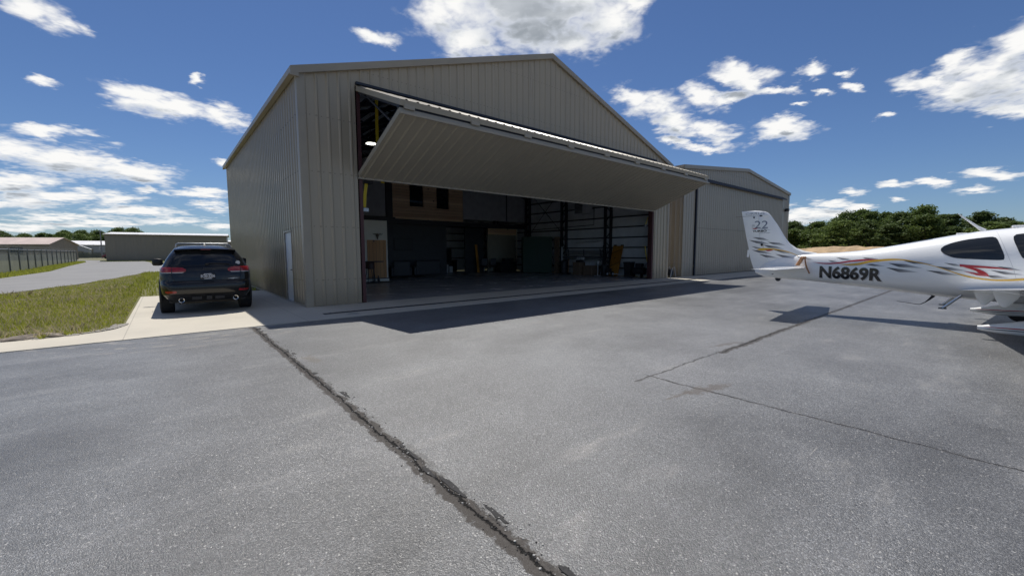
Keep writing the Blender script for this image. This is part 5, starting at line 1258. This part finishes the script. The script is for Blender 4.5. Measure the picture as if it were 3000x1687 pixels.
for q in [((.808,1.327),(.938,1.313),(1.029,1.284),(.889,1.289)),((.953,1.395),(1.144,1.378),(1.269,1.341),(1.085,1.354)),((1.441,1.396),(1.615,1.39),(1.76,1.36),(1.56,1.358)),((1.505,1.244),(1.63,1.26),(1.86,1.213),(1.665,1.210)),
          ((1.895,1.279),(2.179,1.262),(2.444,1.184),(2.065,1.202)),((1.857,1.189),(2.118,1.157),(2.385,1.099),(2.071,1.093)),((2.123,1.341),(2.355,1.322),(2.61,1.268),(2.293,1.276)),((2.478,1.147),(2.679,1.132),(2.979,1.058),(2.714,1.068)),((2.597,1.232),(2.824,1.213),(3.058,1.152),(2.768,1.157)),((2.722,1.303),(2.892,1.283),(2.982,1.234),(2.866,1.246)),
          ((3.418,1.25),(3.575,1.23),(3.735,1.175),(3.551,1.193)),((3.337,1.176),(3.516,1.152),(3.741,1.1),(3.519,1.101)),((3.256,1.08),(3.43,1.077),(3.575,1.037),(3.38,1.028))]: feather(q, parent=fus)
strip('red_stripe', smoothline([(.493,1.282),(.71,1.262),(.967,1.275),(1.21,1.325),(1.445,1.359),(1.718,1.362)]), smoothline([(.493,1.282),(.712,1.238),(.97,1.244),(1.214,1.288),(1.449,1.322),(1.719,1.348)]), PRED, off=.006, parent=fus)
strip('gold_stripe', smoothline([(1.021,1.238),(1.217,1.25),(1.394,1.278),(1.573,1.332),(1.844,1.372),(2.07,1.374),(2.29,1.332),(2.581,1.245),(2.798,1.158),(3.05,1.061),(3.328,1.011),(3.526,1.014),(3.745,1.045),(4.2,1.14),(4.8,1.2)],60),
      smoothline([(1.021,1.238),(1.22,1.212),(1.398,1.226),(1.577,1.284),(1.847,1.329),(2.072,1.347),(2.291,1.314),(2.581,1.232),(2.798,1.143),(3.051,1.033),(3.331,.98),(3.528,.978),(3.748,1.001),(4.2,1.09),(4.8,1.18)],60), PYEL, 70, off=.007, parent=fus)
strip('red_flash', [(2.936,1.28),(3.176,1.26),(3.419,1.234),(3.602,1.194)], [(2.946,1.233),(3.179,1.219),(3.421,1.205),(3.603,1.19)], PRED, off=.009, parent=fus)
strip('red_flash', smoothline([(2.944,1.262),(3.082,1.232),(3.195,1.19),(3.294,1.125),(3.331,1.063)]), smoothline([(2.97,1.235),(3.085,1.19),(3.165,1.150),(3.195,1.115),(3.331,1.057)]), PRED, off=.010, parent=fus)
strip('red_flash', [(3.002,1.146),(3.158,1.118),(3.331,1.066)], [(3.002,1.144),(3.189,1.069),(3.331,1.055)], PRED, off=.011, parent=fus)
def outline_patch(name, pts, m, side=-1, off=.004, parent=None, n=48):
    a = np.array(smoothline(pts+[pts[0]], n+1))[:-1]; c = a.mean(axis=0); mb = MB(); rgs = []
    for k in (1.0,.85,.65,.4,.15): rgs.append([skin(*(c+(p-c)*k), off, side) for p in a])
    mb.rings(rgs, caps=False); mb.f.append(tuple(range(4*n, 5*n)))
    return mb.build(name, m, parent or air, local=True, smooth=60)
W1 = [(2.661,1.567),(2.693,1.632),(2.824,1.706),(3.01,1.763),(3.218,1.797),(3.339,1.808),(3.385,1.777),(3.422,1.674),(3.491,1.452),(3.488,1.392),(3.45,1.367),(3.169,1.378),(2.885,1.4),(2.749,1.459),(2.678,1.523)]
W2 = [(3.60,1.70),(3.585,1.80),(3.64,1.85),(3.9,1.865),(4.25,1.84),(4.5,1.74),(4.62,1.6),(4.6,1.45),(4.5,1.40),(4.1,1.39),(3.75,1.40),(3.69,1.44)]
for sd in (-1, 1):
    outline_patch('cabin_window', [(p[0],p[1]) for p in W1], CABINGLASS, sd); outline_patch('cabin_window', W2, CABINGLASS, sd)
    strip('door_seam', [(3.381,1.916),(3.491,1.572),(3.615,1.195),(3.66,1.0)], [(3.386,1.916),(3.496,1.572),(3.62,1.195),(3.665,1.0)], PSIL, 20, 1, side=sd, off=.003)
def ws(u, v):
    s = 4.42+.72*v*(1-.25*abs(2*u-1)**2); a = math.pi*(.18+.64*u); t, b, w = it(TT,s), it(BB,s), it(WW,s); zc = b+(t-b)*.45
    return (s, (w*.995+.006)*math.copysign(abs(math.cos(a))**(2/2.4), math.cos(a)), zc+(t-zc+.005)*abs(math.sin(a))**(2/2.4))
MB().grid(ws, 20, 10).build('windscreen', CABINGLASS, air, local=True, smooth=60)
MB().grid(lambda u, v: (1.98+.55*v, (u-.5)*.26*(1-.3*(1-v)), it(TT,1.98+.55*v)+.004-.5*((u-.5)*.26)**2), 6, 8).build('rear_window', CABINGLASS, air, local=True, smooth=60)
def side_text(s, size, s0, z0, width, m, name, off, fin_=False, parent=None, slope=0.0, shear=0.0, bold=0.0, height=None):
    vs, fs, w, h = text_mb(s, size, 1.0, bold, cuts=2, shear=shear); k = width/w; kh = (height/h) if height else 1.0
    pts = [(s0+p[0]*k, z0+p[1]*kh+slope*p[0]*k) for p in vs]
    MB().add([(finskin if fin_ else skin)(a, b, off) for a, b in pts], fs).build(name, m, parent, local=True, fix=False)
side_text('N6869R', .42, .672, .880, 1.15, PSIL, 'registration_shadow', .004, parent=fus, slope=-.024, bold=.014, height=.303)
side_text('N6869R', .42, .655, .895, 1.15, PBLK, 'registration', .007, parent=fus, slope=-.024, bold=.017, height=.303)
side_text('CIRRUS', .1, -1.10, 2.522, .46, PGRY, 'maker_lettering', .004, True, finp, slope=-.01, height=.062)
side_text('22', .3, -.862, 2.16, .32, PSLATE, 'large_numerals', .004, True, finp, slope=-.03, height=.195)
side_text('SR', .1, -.93, 2.20, .075, PGRY, 'small_lettering', .004, True, finp, height=.06)
side_text('TURBO', .1, -.905, 2.052, .34, PBLK, 'lettering', .004, True, finp, slope=.01, bold=.004, height=.055)
side_text('DESIGNED', .05, -.745, 2.016, .26, PSLATE, 'small_lettering', .004, True, finp, shear=.3, height=.022)
strip('red_flash', smoothline([(-.94,2.172),(-.85,2.16),(-.79,2.165)]), smoothline([(-.94,2.172),(-.86,2.135),(-.79,2.150)]), PRED, 6, 2, fin_=True, parent=finp)
strip('swoosh', smoothline([(-.80,2.128),(-.65,2.142),(-.473,2.097)]), smoothline([(-.80,2.128),(-.65,2.130),(-.473,2.095)]), PSLATE, 10, 2, fin_=True, parent=finp)
# small fittings
MB().tube([(-.60,0,2.497),(-1.36,0,2.492)], .006, 6).build('static_wick', DARKPLASTIC, finp, local=True)
MB().blob((-.72,-.03,2.485),(.04,.015,.02),1,10,.05).build('fin_fitting', DARKPLASTIC, finp, local=True)
MB().box(-.90,-.87,-.045,-.02,2.43,2.47).build('fin_fitting', DARKPLASTIC, finp, local=True)
MB().blob((-.655,-.075,1.715),(.03,.03,.035),2,10,.05).build('beacon', BLACK, finp, local=True)
MB().lathe([(.0,-.012),(.055,-.02),(.065,0),(.055,.02),(0,.012)], (-.26,0,.825), 16, 'y').build('tie_down_ring', DARKPLASTIC, air, local=True)
MB().bar((-.40,-.07,1.03),(-.36,-.075,.94),.03,.04).build('control_arm', BLACK, air, local=True)
MB().tube([(3.24,0,1.93),(3.14,0,2.02),(2.94,0,2.22),(2.86,0,2.30)],[.045,.022,.014,.005],8).build('roof_antenna', PWHITE, air, local=True, smooth=50)
MB().box(2.86,3.02,-.05,.05,1.86,1.905).build('roof_vent', PWHITE, air, local=True, bevel=.012); MB().box(3.58,3.85,-.09,.09,1.98,2.025).build('roof_antenna_pad', PWHITE, air, local=True, bevel=.015)
MB().tube([(2.62,0,.60),(2.56,0,.52),(2.50,0,.45),(2.42,0,.39),(2.30,0,.40),(2.05,0,.43)],[.03,.02,.010,.007,.006,.004],8).build('whip_antenna', DARKPLASTIC, air, local=True, smooth=50)
for y in (-.42, .42):
    so_ = MB().tube([(3.0,y*.9,.66),(2.86,y,.50),(2.76,y,.385)], .026, 10).build('boarding_step', CHROME, air, local=True, smooth=50); MB().box(2.70,2.82,y-.07,y+.07,.372,.388).build('step_pad', DARKPLASTIC, so_, local=True)
# cloth ribbon tied round the tailplane root
rb = thing('cloth_ribbon', 'crumpled tan cloth strip hanging over the tailplane root of the aircraft', 'ribbon', tuple(Matrix.Translation(PO) @ Matrix.Rotation(hdg,4,'Z') @ Vector((.32,-.22,1.2))), hdg)
cl = M('tan_cloth', (.50,.27,.14), .9, var=.3, scale=18)
lo_ = [(-.10,-.10,-.01),(-.04,-.085,.11),(.0,-.03,.21),(.03,-.035,.17),(.055,-.04,.05),(.09,-.05,-.08),(.14,-.055,-.20)]
mb = MB()
for a, b in ((.06,.0),(.045,.02)):
    mb.grid(lambda u, v: tuple(np.array([np.interp(u*6,range(7),[p[i] for p in lo_]) for i in range(3)])+np.array([(v-.5)*(a*(1.5 if u < .5 else .5)), -.012*math.sin(v*9+u*11)-b, .01*math.sin(v*13+u*7)])), 24, 6)
mb.build('cloth', cl, rb, local=True, smooth=60, fix=False).modifiers.new('thick','SOLIDIFY').thickness = .004

# ------------------------------------------------------------------ buildings beyond
FARW = DARKTAN
lg = thing('storage_hangar', 'long low grey hangar with white roof beyond the parked car', 'hangar', (-2, 96, 0))
part(ribbed(MB(), (-11.3,94.6), (7.2,92.4), lambda s: 0, lambda s: 5.0, (-.118,-.993), pitch=.6, h=.018), 'front_wall', FARW, lg, fix=False)
part(MB().prism([(-11.3,94.75),(7.2,92.55),(8.5,103.5),(-10,105.7)], 0, 5.0, 'z'), 'walls', FARW, lg)
A_ = [(-11.5,94.3,5.05),(7.4,92.05,5.05),(8.1,98.0,5.62),(-10.7,100.2,5.62)]; B_ = [(8.1,98.0,5.62),(-10.7,100.2,5.62),(-9.8,106,5.05),(8.8,103.8,5.05)]
part(MB().add(A_+[(p[0],p[1],p[2]-.12) for p in A_], [(0,1,2,3),(7,6,5,4),(0,4,5,1),(0,3,7,4),(1,5,6,2)]).add(B_, [(0,1,3,2) if False else (0,3,2,1)]), 'roof', WHITEROOF, lg)
part(MB().bar((-11.32,94.28,5.0),(7.42,92.03,5.0),.12,.14), 'gutter', TRIM, lg)
lg2 = thing('low_shed', 'low dark shed glimpsed between the long grey hangar and the big hangar wall', 'shed', (11, 108, 0))
part(MB().box(8.9,20,110,122,0,4.2), 'walls', FARW, lg2); part(MB().add([(8.7,109.8,4.22),(20.2,109.8,4.22),(20.2,116,4.7),(8.7,116,4.7),(8.7,122.2,4.22),(20.2,122.2,4.22)],[(0,1,2,3),(3,2,5,4)]), 'roof', WHITEROOF, lg2)
def gable_shed(name, label, E1, E2, length, ze, zr, wall, roofm, cat='building', door=None):
    """gable end runs from E1 to E2 on the ground; the building runs back to the left of it"""
    e1, e2 = Vector((*E1,0)), Vector((*E2,0)); g = (e2-e1).normalized(); d = Vector((-g.y, g.x, 0))
    m_ = (e1+e2)/2; t = thing(name, label, cat, tuple(m_+d*length/2))
    z = Vector((0,0,1)); a, b = e1+d*length, e2+d*length
    v = [e1,e2,e2+z*ze,m_+z*zr,e1+z*ze,a,b,b+z*ze,m_+d*length+z*zr,a+z*ze]
    part(MB().add(v,[(0,1,2,3,4),(9,8,7,6,5),(0,4,9,5),(1,6,7,2)]), 'walls', wall, t)
    o = .25; f = -d*o; k = z*.06; ex1, ex2 = -g*o-z*(o*(zr-ze)/((e2-e1).length/2)), g*o-z*(o*(zr-ze)/((e2-e1).length/2))
    w = [e1+z*ze+ex1+f+k, m_+z*zr+f+k, m_+d*length+z*zr-f+k, a+z*ze+ex1-f+k, e2+z*ze+ex2+f+k, b+z*ze+ex2-f+k]
    mb = MB().add(w+[p-z*.12 for p in w],[(0,1,2,3),(1,4,5,2),(9,8,7,6),(8,11,10,7),(0,6,7,1),(1,7,10,4),(0,3,9,6),(4,10,11,5),(3,2,8,9),(2,5,11,8)])
    part(mb, 'roof', roofm, t)
    if door:
        c = m_-d*.03; w2 = door/2; part(MB().add([c-g*w2,c+g*w2,c+g*w2+z*ze*.75,c-g*w2+z*ze*.75,c-g*w2-d*.03,c+g*w2-d*.03,c+g*w2-d*.03+z*ze*.75,c-g*w2-d*.03+z*ze*.75],[(7,6,5,4),(0,4,5,1),(1,5,6,2),(3,2,6,7),(0,3,7,4)]), 'door', FARW, t)
    return t
TANW = M('tan_block_wall', (.30,.25,.20), .8, var=.12)
tb = gable_shed('barn', 'long tan building with a weathered pink roof behind the mesh fence', (-22.7,125.6), (-19.0,132.0), 26, 3.6, 5.1, TANW, PINKROOF)
for k in range(3):
    e1 = Vector((-22.7,125.6,0)); d = Vector((-.866,.5,0)); g = Vector((.5,.866,0)); p = e1+d*(5+7*k)
    part(MB().add([p-g*.03,p+d*2.4-g*.03,p+d*2.4-g*.03+Vector((0,0,2.9)),p-g*.03+Vector((0,0,2.9))],[(0,1,2,3)]), 'window', DARKWALL, tb)
GW = M('pale_grey_wall', (.36,.37,.38), .7, var=.1)
gable_shed('small_shed', 'pale shed with white roof, left of two beyond the end of the fence', (-30.5,172), (-26.0,172.3), 14, 3.0, 4.3, GW, WHITEROOF, 'shed', 2.4)
gable_shed('small_shed', 'pale shed with white roof, right of two beyond the end of the fence', (-25.9,172.3), (-21.0,172.6), 14, 2.9, 4.1, GW, WHITEROOF, 'shed', 2.4)
ls = thing('low_warehouse', 'long low white roofed warehouse behind the two pale sheds and poles', 'building', (-24, 205, 0))
part(MB().box(-40,-9,196,210,0,4.4), 'walls', GW, ls); part(MB().add([(-40.4,195.5,4.45),(-8.6,195.5,4.45),(-8.6,203,6.0),(-40.4,203,6.0),(-40.4,210.5,4.45),(-8.6,210.5,4.45)],[(0,1,2,3),(3,2,5,4)]), 'roof', WHITEROOF, ls)
for k in range(5): part(MB().box(-36+k*5.6,-33.5+k*5.6,195.9,195.98,.3,3.2), 'door', FARW, ls)
# two service poles with transformer cans
POLEM = M('grey_treated_pole', (.16,.17,.18), .8, var=.2)
for i, (x, y, hgt, lab) in enumerate(((-17.0,158,8.3,'grey utility pole, left of the pair by the long grey hangar'),(-14.8,159,8.0,'grey utility pole with two transformer cans, right of the pair by the long grey hangar'))):
    t = thing('utility_pole', lab, 'pole', (x, y, 0), group='service poles by the long hangar')
    part(MB().cyl((x,y,-.1),(x,y,hgt),.17,10,.12), 'pole', POLEM, t)
    part(MB().box(x-.8,x+.8,y-.06,y+.06,hgt-.6,hgt-.48), 'crossarm', POLEM, t)
    for s in ((-.5,.5) if i else ()): part(MB().cyl((x+s,y-.3,hgt-1.9),(x+s,y-.3,hgt-.9),.26,14), 'transformer', STEEL, t)
    part(MB().tube([(x-.6,y,2.4),(x-.4,y,3.2),(x,y,3.6)],.06,6), 'conduit', STEEL, t)
# red car by the far sheds
t = thing('parked_car', 'tiny dark red car by the corner of the long grey hangar', 'car', (-14.6,150,0)); DRED = paint('dark_red_car_paint', (.16,.02,.03))
part(MB().rings([[(x,y,z) for x,y in ((-16.4+i_,149.2+j_),(-12.6-i_,149.2+j_),(-12.6-i_,150.9-j_),(-16.4+i_,150.9-j_))] for z,i_,j_ in ((.3,0,0),(.8,0,0),(.9,.3,.05),(1.4,1.0,.2))]),'body',DRED,t,bevel=.05)
part(MB().box(-15.3,-13.7,149.3,150.8,.95,1.3),'window',TINT,t)
for x in (-15.7,-13.3): part(MB().cyl((x,149.1,.32),(x,151.0,.32),.32,14),'wheel',BLACK,t)

# ------------------------------------------------------------------ mesh fence with barbed wire arms
fe = thing('mesh_fence', 'chain link fence with green privacy mesh and barbed wire arms along the road', 'fence', (-13, 58, 0))
m, tt, b, pos, ob = base_mat('green_privacy_mesh'); 
sx = tt.n('ShaderNodeSeparateXYZ'); tt.l(pos, sx.inputs[0])
fa = tt.step(tt.math('MULTIPLY_ADD', tt.noise(pos,.35,3), .5, sx.outputs[2]), 1.62, 1.72)
tt.l(tt.ramp(tt.noise(pos,.8,5,.7), [(.3,(.11,.125,.10)),(.7,(.185,.20,.165))]), b.inputs['Base Color']); b.inputs['Roughness'].default_value = .85
trn = tt.n('ShaderNodeBsdfTransparent'); mxs = tt.n('ShaderNodeMixShader'); tt.l(tt.math('MULTIPLY_ADD', fa, .4, .16), mxs.inputs[0]); tt.l(b.outputs[0], mxs.inputs[1]); tt.l(trn.outputs[0], mxs.inputs[2]); tt.l(mxs.outputs[0], m.node_tree.nodes['Material Output'].inputs['Surface'])
FMESH = m
P0f, P1f = Vector((-11.9,20,0)), Vector((-14.4,88,0)); nf = 18
GALV = M('dull_galvanised_pipe', (.17,.18,.17), .6, .3, var=.15)
fpts = [P0f+(P1f-P0f)*i/nf for i in range(nf+1)]
mb = MB()
for a, b_ in zip(fpts, fpts[1:]): mb.add([a+Vector((0,0,.04)),b_+Vector((0,0,.04)),b_+Vector((0,0,1.86)),a+Vector((0,0,1.86))],[(0,1,2,3)])
part(mb,'mesh_panel',FMESH,fe,fix=False)
for p in fpts:
    q = part(MB().cyl(p+Vector((.04,0,0)),p+Vector((.04,0,1.95)),.045,8),'post',GALV,fe)
    part(MB().cyl(p+Vector((.04,0,1.93)),p+Vector((-.28,0,2.22)),.016,6),'barb_arm',GALV,q)
part(MB().cyl(P0f+Vector((.03,0,1.88)),P1f+Vector((.03,0,1.88)),.024,6),'top_rail',STEEL,fe)
mb = MB()
for k in (.3,.65,1.0): mb.cyl(P0f+Vector((.04-.32*k,0,1.93+.29*k)),P1f+Vector((.04-.32*k,0,1.93+.29*k)),.006,4)
part(mb,'barbed_wire',GALV,fe)
# a cross fence in front of the sheds
fe2 = thing('mesh_fence', 'short pale fence across the far end of the road before the sheds', 'fence', (-24,156,0))
part(MB().box(-30,-16,166,166.03,.05,1.8),'mesh_panel',FMESH,fe2,fix=False)
for k in range(6): part(MB().cyl((-30+k*2.8,165.9,0),(-30+k*2.8,165.9,1.9),.04,6),'post',GALV,fe2)

# ------------------------------------------------------------------ earth bank at right
def bank(u, v):
    x = 70+70*u; y = -62+110*v
    prof = max(0, min(1, (x-78)/9))*max(0, min(1, (125-x)/30))*max(0,min(1,v*6))*max(0,min(1,(1-v)*6))
    r = random.Random(int(u*60)*131+int(v*80)); return (x, y, -.05+2.0*prof*(1-(1-prof)*.4)+prof*(.22*math.sin(y*.31)+.16*math.sin(y*.9+x*.6)+r.uniform(-.2,.2)))
structure(MB().grid(bank, 60, 80), 'earth_bank', DIRTM, smooth=180, fix=False)

# ------------------------------------------------------------------ trees
def tree_meshes(seed, h, w, leaf, nclump=150, per=34, base=.12, conic=0.0):
    rnd = np.random.RandomState(seed); lobes = []
    for i in range(9):
        z = h*(base+.08+(1-base-.16)*((i+.5)/9)**.95); sh = math.sin(math.pi*min(1,max(.08,(z/h*.80+.22)/1.04))**1.0)**.8
        r = w*.5*sh*(1-conic*(z/h)); a = rnd.rand()*6.28; d = r*rnd.uniform(.1,.55)
        lobes.append((d*math.cos(a), d*math.sin(a), z, max(.5,r*rnd.uniform(.62,.95))))
    C = []
    while len(C) < nclump:
        l = lobes[rnd.randint(len(lobes))]; v = rnd.normal(size=3); v /= np.linalg.norm(v); r = l[3]*rnd.uniform(.62,1.06)
        p = np.array([l[0]+v[0]*r, l[1]+v[1]*r, l[2]+v[2]*r*.72])
        if p[2] > h*base: C.append(p)
    C = np.array(C); n = nclump*per
    cen = np.repeat(C, per, axis=0)+rnd.normal(size=(n,3))*np.array([.36,.36,.26])*w*.115
    d1 = rnd.normal(size=(n,3)); d1 /= np.linalg.norm(d1,axis=1)[:,None]; d2 = np.cross(d1, rnd.normal(size=(n,3))); d2 /= np.linalg.norm(d2,axis=1)[:,None]
    s = (leaf*rnd.uniform(.6,1.25,n))[:,None]
    V = np.stack([cen-d1*s*.5, cen+d2*s*.32, cen+d1*s*.5, cen-d2*s*.32], 1).reshape(-1,3)
    me = bpy.data.meshes.new('crown'); me.vertices.add(4*n); me.vertices.foreach_set('co', V.ravel().astype(np.float32))
    me.loops.add(4*n); me.loops.foreach_set('vertex_index', np.arange(4*n, dtype=np.int32)); me.polygons.add(n); me.polygons.foreach_set('loop_start', np.arange(0,4*n,4,dtype=np.int32)); me.update(); me.validate()
    tr = MB().tube([(0,0,-.3),(.05*w*.1,.02,h*.25),(-.1,.1,h*.55),(.05,0,h*.85)],[w*.045,w*.036,w*.022,w*.006],8)
    for i in range(7):
        l = lobes[rnd.randint(len(lobes))]; z0 = h*rnd.uniform(base+.03,.6); tr.tube([(0,0,z0),(l[0]*.6,l[1]*.6,z0+.5*(l[2]-z0)+.2),(l[0]*1.2,l[1]*1.2,l[2])],[w*.018,w*.011,w*.004],6)
    return me, tr
protos = []
for i, (h, w, c, m_) in enumerate(((10.5,7.5,0,LEAF),(11.5,6.5,.1,LEAFDK),(9.5,8,0,LEAF),(12,5.5,.45,LEAFDK),(10,6,.2,LEAF))):
    protos.append((tree_meshes(11+i, h, w, .34, 300, 34, .02, c), h, m_))
trunk_me = []
for (cm, tr), h, m_ in protos:
    cm.materials.append(m_); o = tr.build('trunk', BARK, None, smooth=60); trunk_me.append(o.data); bpy.data.objects.remove(o)
def plant(name, label, x, y, h, k, rz, group):
    (cm, tr), hh, m_ = protos[k]; t = thing(name, label, 'tree', (x, y, -.1), rz, group); sc = h/hh; sw = max(1.0, sc)*1.12; t.scale = (sw, sw, sc)
    for nm, me in (('crown', cm), ('trunk', trunk_me[k])):
        o = bpy.data.objects.new(nm, me); COL.objects.link(o); o.parent = t
    return t
rt = random.Random(21)
top = lambda a: float(np.interp(a, [60,68,72,74,76,78.5,80.8,83,85,86.2,87.3,88.2,88.9,89.8,91,95,104], [2.6,3.0,3.3,3.55,3.5,3.9,4.5,4.15,4.3,3.9,3.3,3.2,3.7,3.2,2.6,2.4,2.4]))
KIND = ['broad rounded green tree', 'tall dark green tree', 'wide spreading pale green tree', 'narrow pointed dark tree', 'slender loose green tree']
for row, dist in ((0,104),(1,110),(2,117)):
    a = 66+row*.9
    while a < 103:
        el_ = math.radians(top(a)); d = dist+rt.uniform(-2.5,2.5); h = 1.55+math.tan(el_)*d*(rt.uniform(.92,1.05) if row else rt.uniform(.66,.9)) + .1
        k = rt.choice((0,1,2,3,4)) if row else rt.choice((0,1,2,4)); x, y = CAMLOC.x+d*math.sin(R_(a)), CAMLOC.y+d*math.cos(R_(a))
        plant('tree', KIND[k]+' in the wood beyond the earth bank and aircraft', x, y, h, k, rt.uniform(0,6.28), 'trees beyond the earth bank')
        a += rt.uniform(1.7,2.4)
topl = lambda a: float(np.interp(a, [-24,-12,-10.9,-10,-9,-8.2,-7,-5.5,-4.5,-4,-3,-2.2,-1,3,9], [1.7,1.8,1.95,1.8,1.75,2.05,2.2,2.35,2.5,2.45,2.6,2.5,2.0,1.9,1.9]))
for row, dist in ((0,232),(1,246),(2,262)):
    a = -22+row*.5
    while a < 4:
        el_ = math.radians(topl(a)); d = dist+rt.uniform(-4,4); h = 1.55+math.tan(el_)*d*(rt.uniform(.90,1.06) if row else rt.uniform(.62,.9))
        k = rt.choice((0,1,2,4)); x, y = CAMLOC.x+d*math.sin(R_(a)), CAMLOC.y+d*math.cos(R_(a))
        plant('tree', KIND[k]+' in the far wood behind the sheds and tan building', x, y, h, k, rt.uniform(0,6.28), 'trees of the far wood at left')
        a += rt.uniform(.95,1.35)

# ------------------------------------------------------------------ meadow, weeds, stones
def in_meadow(x, y):
    if x > -3.80 or y < -1.27+.10*math.sin(x*3.1)+.06*math.sin(x*8.3): return False
    if x > -4.9 and y < -.2 and (x+3.7)*.75 > -(y+.6)*-1.0-.0: 
        # rounded corner of the pad
        if (x+4.75)**2+(y+.35)**2 > 1.0 and x > -4.75 and y < -.35: return False
    if y > 34: return False
    xr = float(np.interp(y, [-7,0,6,12.2,17,23,31.8,33.5], [-16,-12.5,-9.8,-7.92,-6.47,-5.4,-4.16,-2.6])); return x > xr+.05
def blades(name, n, m_, h0, h1, wd, seed, region, lean=.45):
    r = np.random.RandomState(seed); P = []
    while len(P) < n:
        q = region(r)
        if q is not None: P.append(q)
    P = np.array(P); n = len(P); a = r.rand(n)*6.283; h = r.uniform(h0,h1,n)*P[:,2]; ln = r.uniform(.1,lean,n)*h; b_ = r.rand(n)*6.283
    w = wd*r.uniform(.6,1.4,n)*np.maximum(1,P[:,3])
    base = np.stack([P[:,0],P[:,1],np.full(n,-.03)],1); sd = np.stack([np.cos(a),np.sin(a),np.zeros(n)],1)*w[:,None]; tip = base+np.stack([np.cos(b_)*ln,np.sin(b_)*ln,h],1); mid = base+np.stack([np.cos(b_)*ln*.3,np.sin(b_)*ln*.3,h*.6],1)
    V = np.stack([base-sd, base+sd, mid+sd*.7, tip, mid-sd*.7],1).reshape(-1,3)
    me = bpy.data.meshes.new(name); me.vertices.add(5*n); me.vertices.foreach_set('co',V.ravel().astype(np.float32)); me.loops.add(5*n); me.loops.foreach_set('vertex_index',np.arange(5*n,dtype=np.int32)); me.polygons.add(n); me.polygons.foreach_set('loop_start',np.arange(0,5*n,5,dtype=np.int32)); me.update(); me.validate()
    me.materials.append(m_); o = bpy.data.objects.new(name, me); COL.objects.link(o); return o
def reg(r):
    t_ = r.rand()**1.7; y = -1.4+34*t_; x = r.uniform(-15,-3.75)
    if not in_meadow(x, y): return None
    d = math.hypot(x-CAMLOC.x, y-CAMLOC.y); edge = .45+.55*min(1,(abs(x+3.75))/.5)
    return (x, y, edge*(.55 if y > 12 else 1.0)*(.6+.8*abs(math.sin(x*.9+y*.5)*math.cos(y*.7-x*.3))), d/16)
g = blades('grass', 120000, GRASSM, .02, .10, .008, 5, reg, .9); tag(g, 'rough green meadow grass between the concrete pad and the road', 'grass', kind='stuff')
g = blades('dry_grass', 16000, DRYM, .06, .20, .006, 6, reg, .8); tag(g, 'pale dry grass stems scattered through the meadow', 'grass', kind='stuff')
def reg2(r):
    y = r.uniform(8,92); x = float(np.interp(y,[2,10,19,28,40,60,88,100],[-18.6,-14.6,-11.9,-10.9,-10.6,-11.9,-13.3,-15.5]))-abs(r.normal())*.7-.02
    return (x, y, 1, math.hypot(x-CAMLOC.x,y-CAMLOC.y)/18)
g = blades('verge_grass', 15000, GRASSM, .06, .28, .011, 8, reg2); tag(g, 'grass strip growing along the foot of the mesh fence', 'grass', kind='stuff')
def reg3(r):
    k = r.rand()
    if k < .5: x = r.uniform(-12,7.5); y = 92.0-.118*(x-7.2)-r.rand()*1.6; 
    else: x = r.uniform(-4.3,-.1); y = r.uniform(7.0,31)
    return (x, y, 1, math.hypot(x-CAMLOC.x,y-CAMLOC.y)/18)
g = blades('strip_grass', 9000, GRASSM, .05, .22, .012, 9, reg3); tag(g, 'grass behind the pad and along the foot of the long grey hangar', 'grass', kind='stuff')
rk = random.Random(4)
RL = ['dark flat broken rock on the grass edge beside the kerb strip, nearest the pad','brown layered rock slab at the grass edge, longest of the row','small tan rock at the grass edge by the kerb strip','dark pointed rock standing up at the grass edge','pale low stone at the grass edge left of the dark pointed rock','grey chipped stone half buried in the grass edge','small brown stone between the kerb strip and meadow','dark slab of rock farthest left along the kerb strip']
RX = [(-4.62,-1.30,.14,.10,.06),(-4.95,-1.24,.30,.11,.07),(-5.25,-1.28,.12,.08,.05),(-5.95,-1.22,.22,.13,.14),(-6.3,-1.26,.15,.10,.05),(-6.6,-1.2,.13,.1,.07),(-5.55,-1.27,.1,.07,.05),(-7.0,-1.2,.25,.15,.09)]
for (x, y, a, b_, c), lab in zip(RX, RL):
    o = MB().blob((0,0,0),(a,b_,c),rk.randint(0,999),10,.34).build('rock', ROCKM, None); o.location = (x, y, c*.35); o.rotation_euler = (rk.uniform(-.2,.2),rk.uniform(-.25,.25),rk.uniform(-.5,.5)); tag(o, lab, 'rock', 'rocks along the grass edge')
mb = MB()
for k in range(1700):
    u = rk.random(); 
    if u < .72: x = -4.35-7*rk.random()**1.2; y = -1.36+abs(rk.gauss(0,.15))
    else: a = rk.uniform(0,math.pi/2); x = -4.72+ (1.0+.0)*math.cos(a)-abs(rk.gauss(0,.08)); y = -.36-1.0*math.sin(a)+abs(rk.gauss(0,.08))
    s = rk.uniform(.012,.045); mb.blob((x,y,s*.2),(s*rk.uniform(.8,1.6),s,s*.6),k,6,.3)
g = structure(mb, 'gravel', GRAVELM, 'stuff'); tag(g, 'loose grey gravel between the kerb strip and the grass', 'gravel')
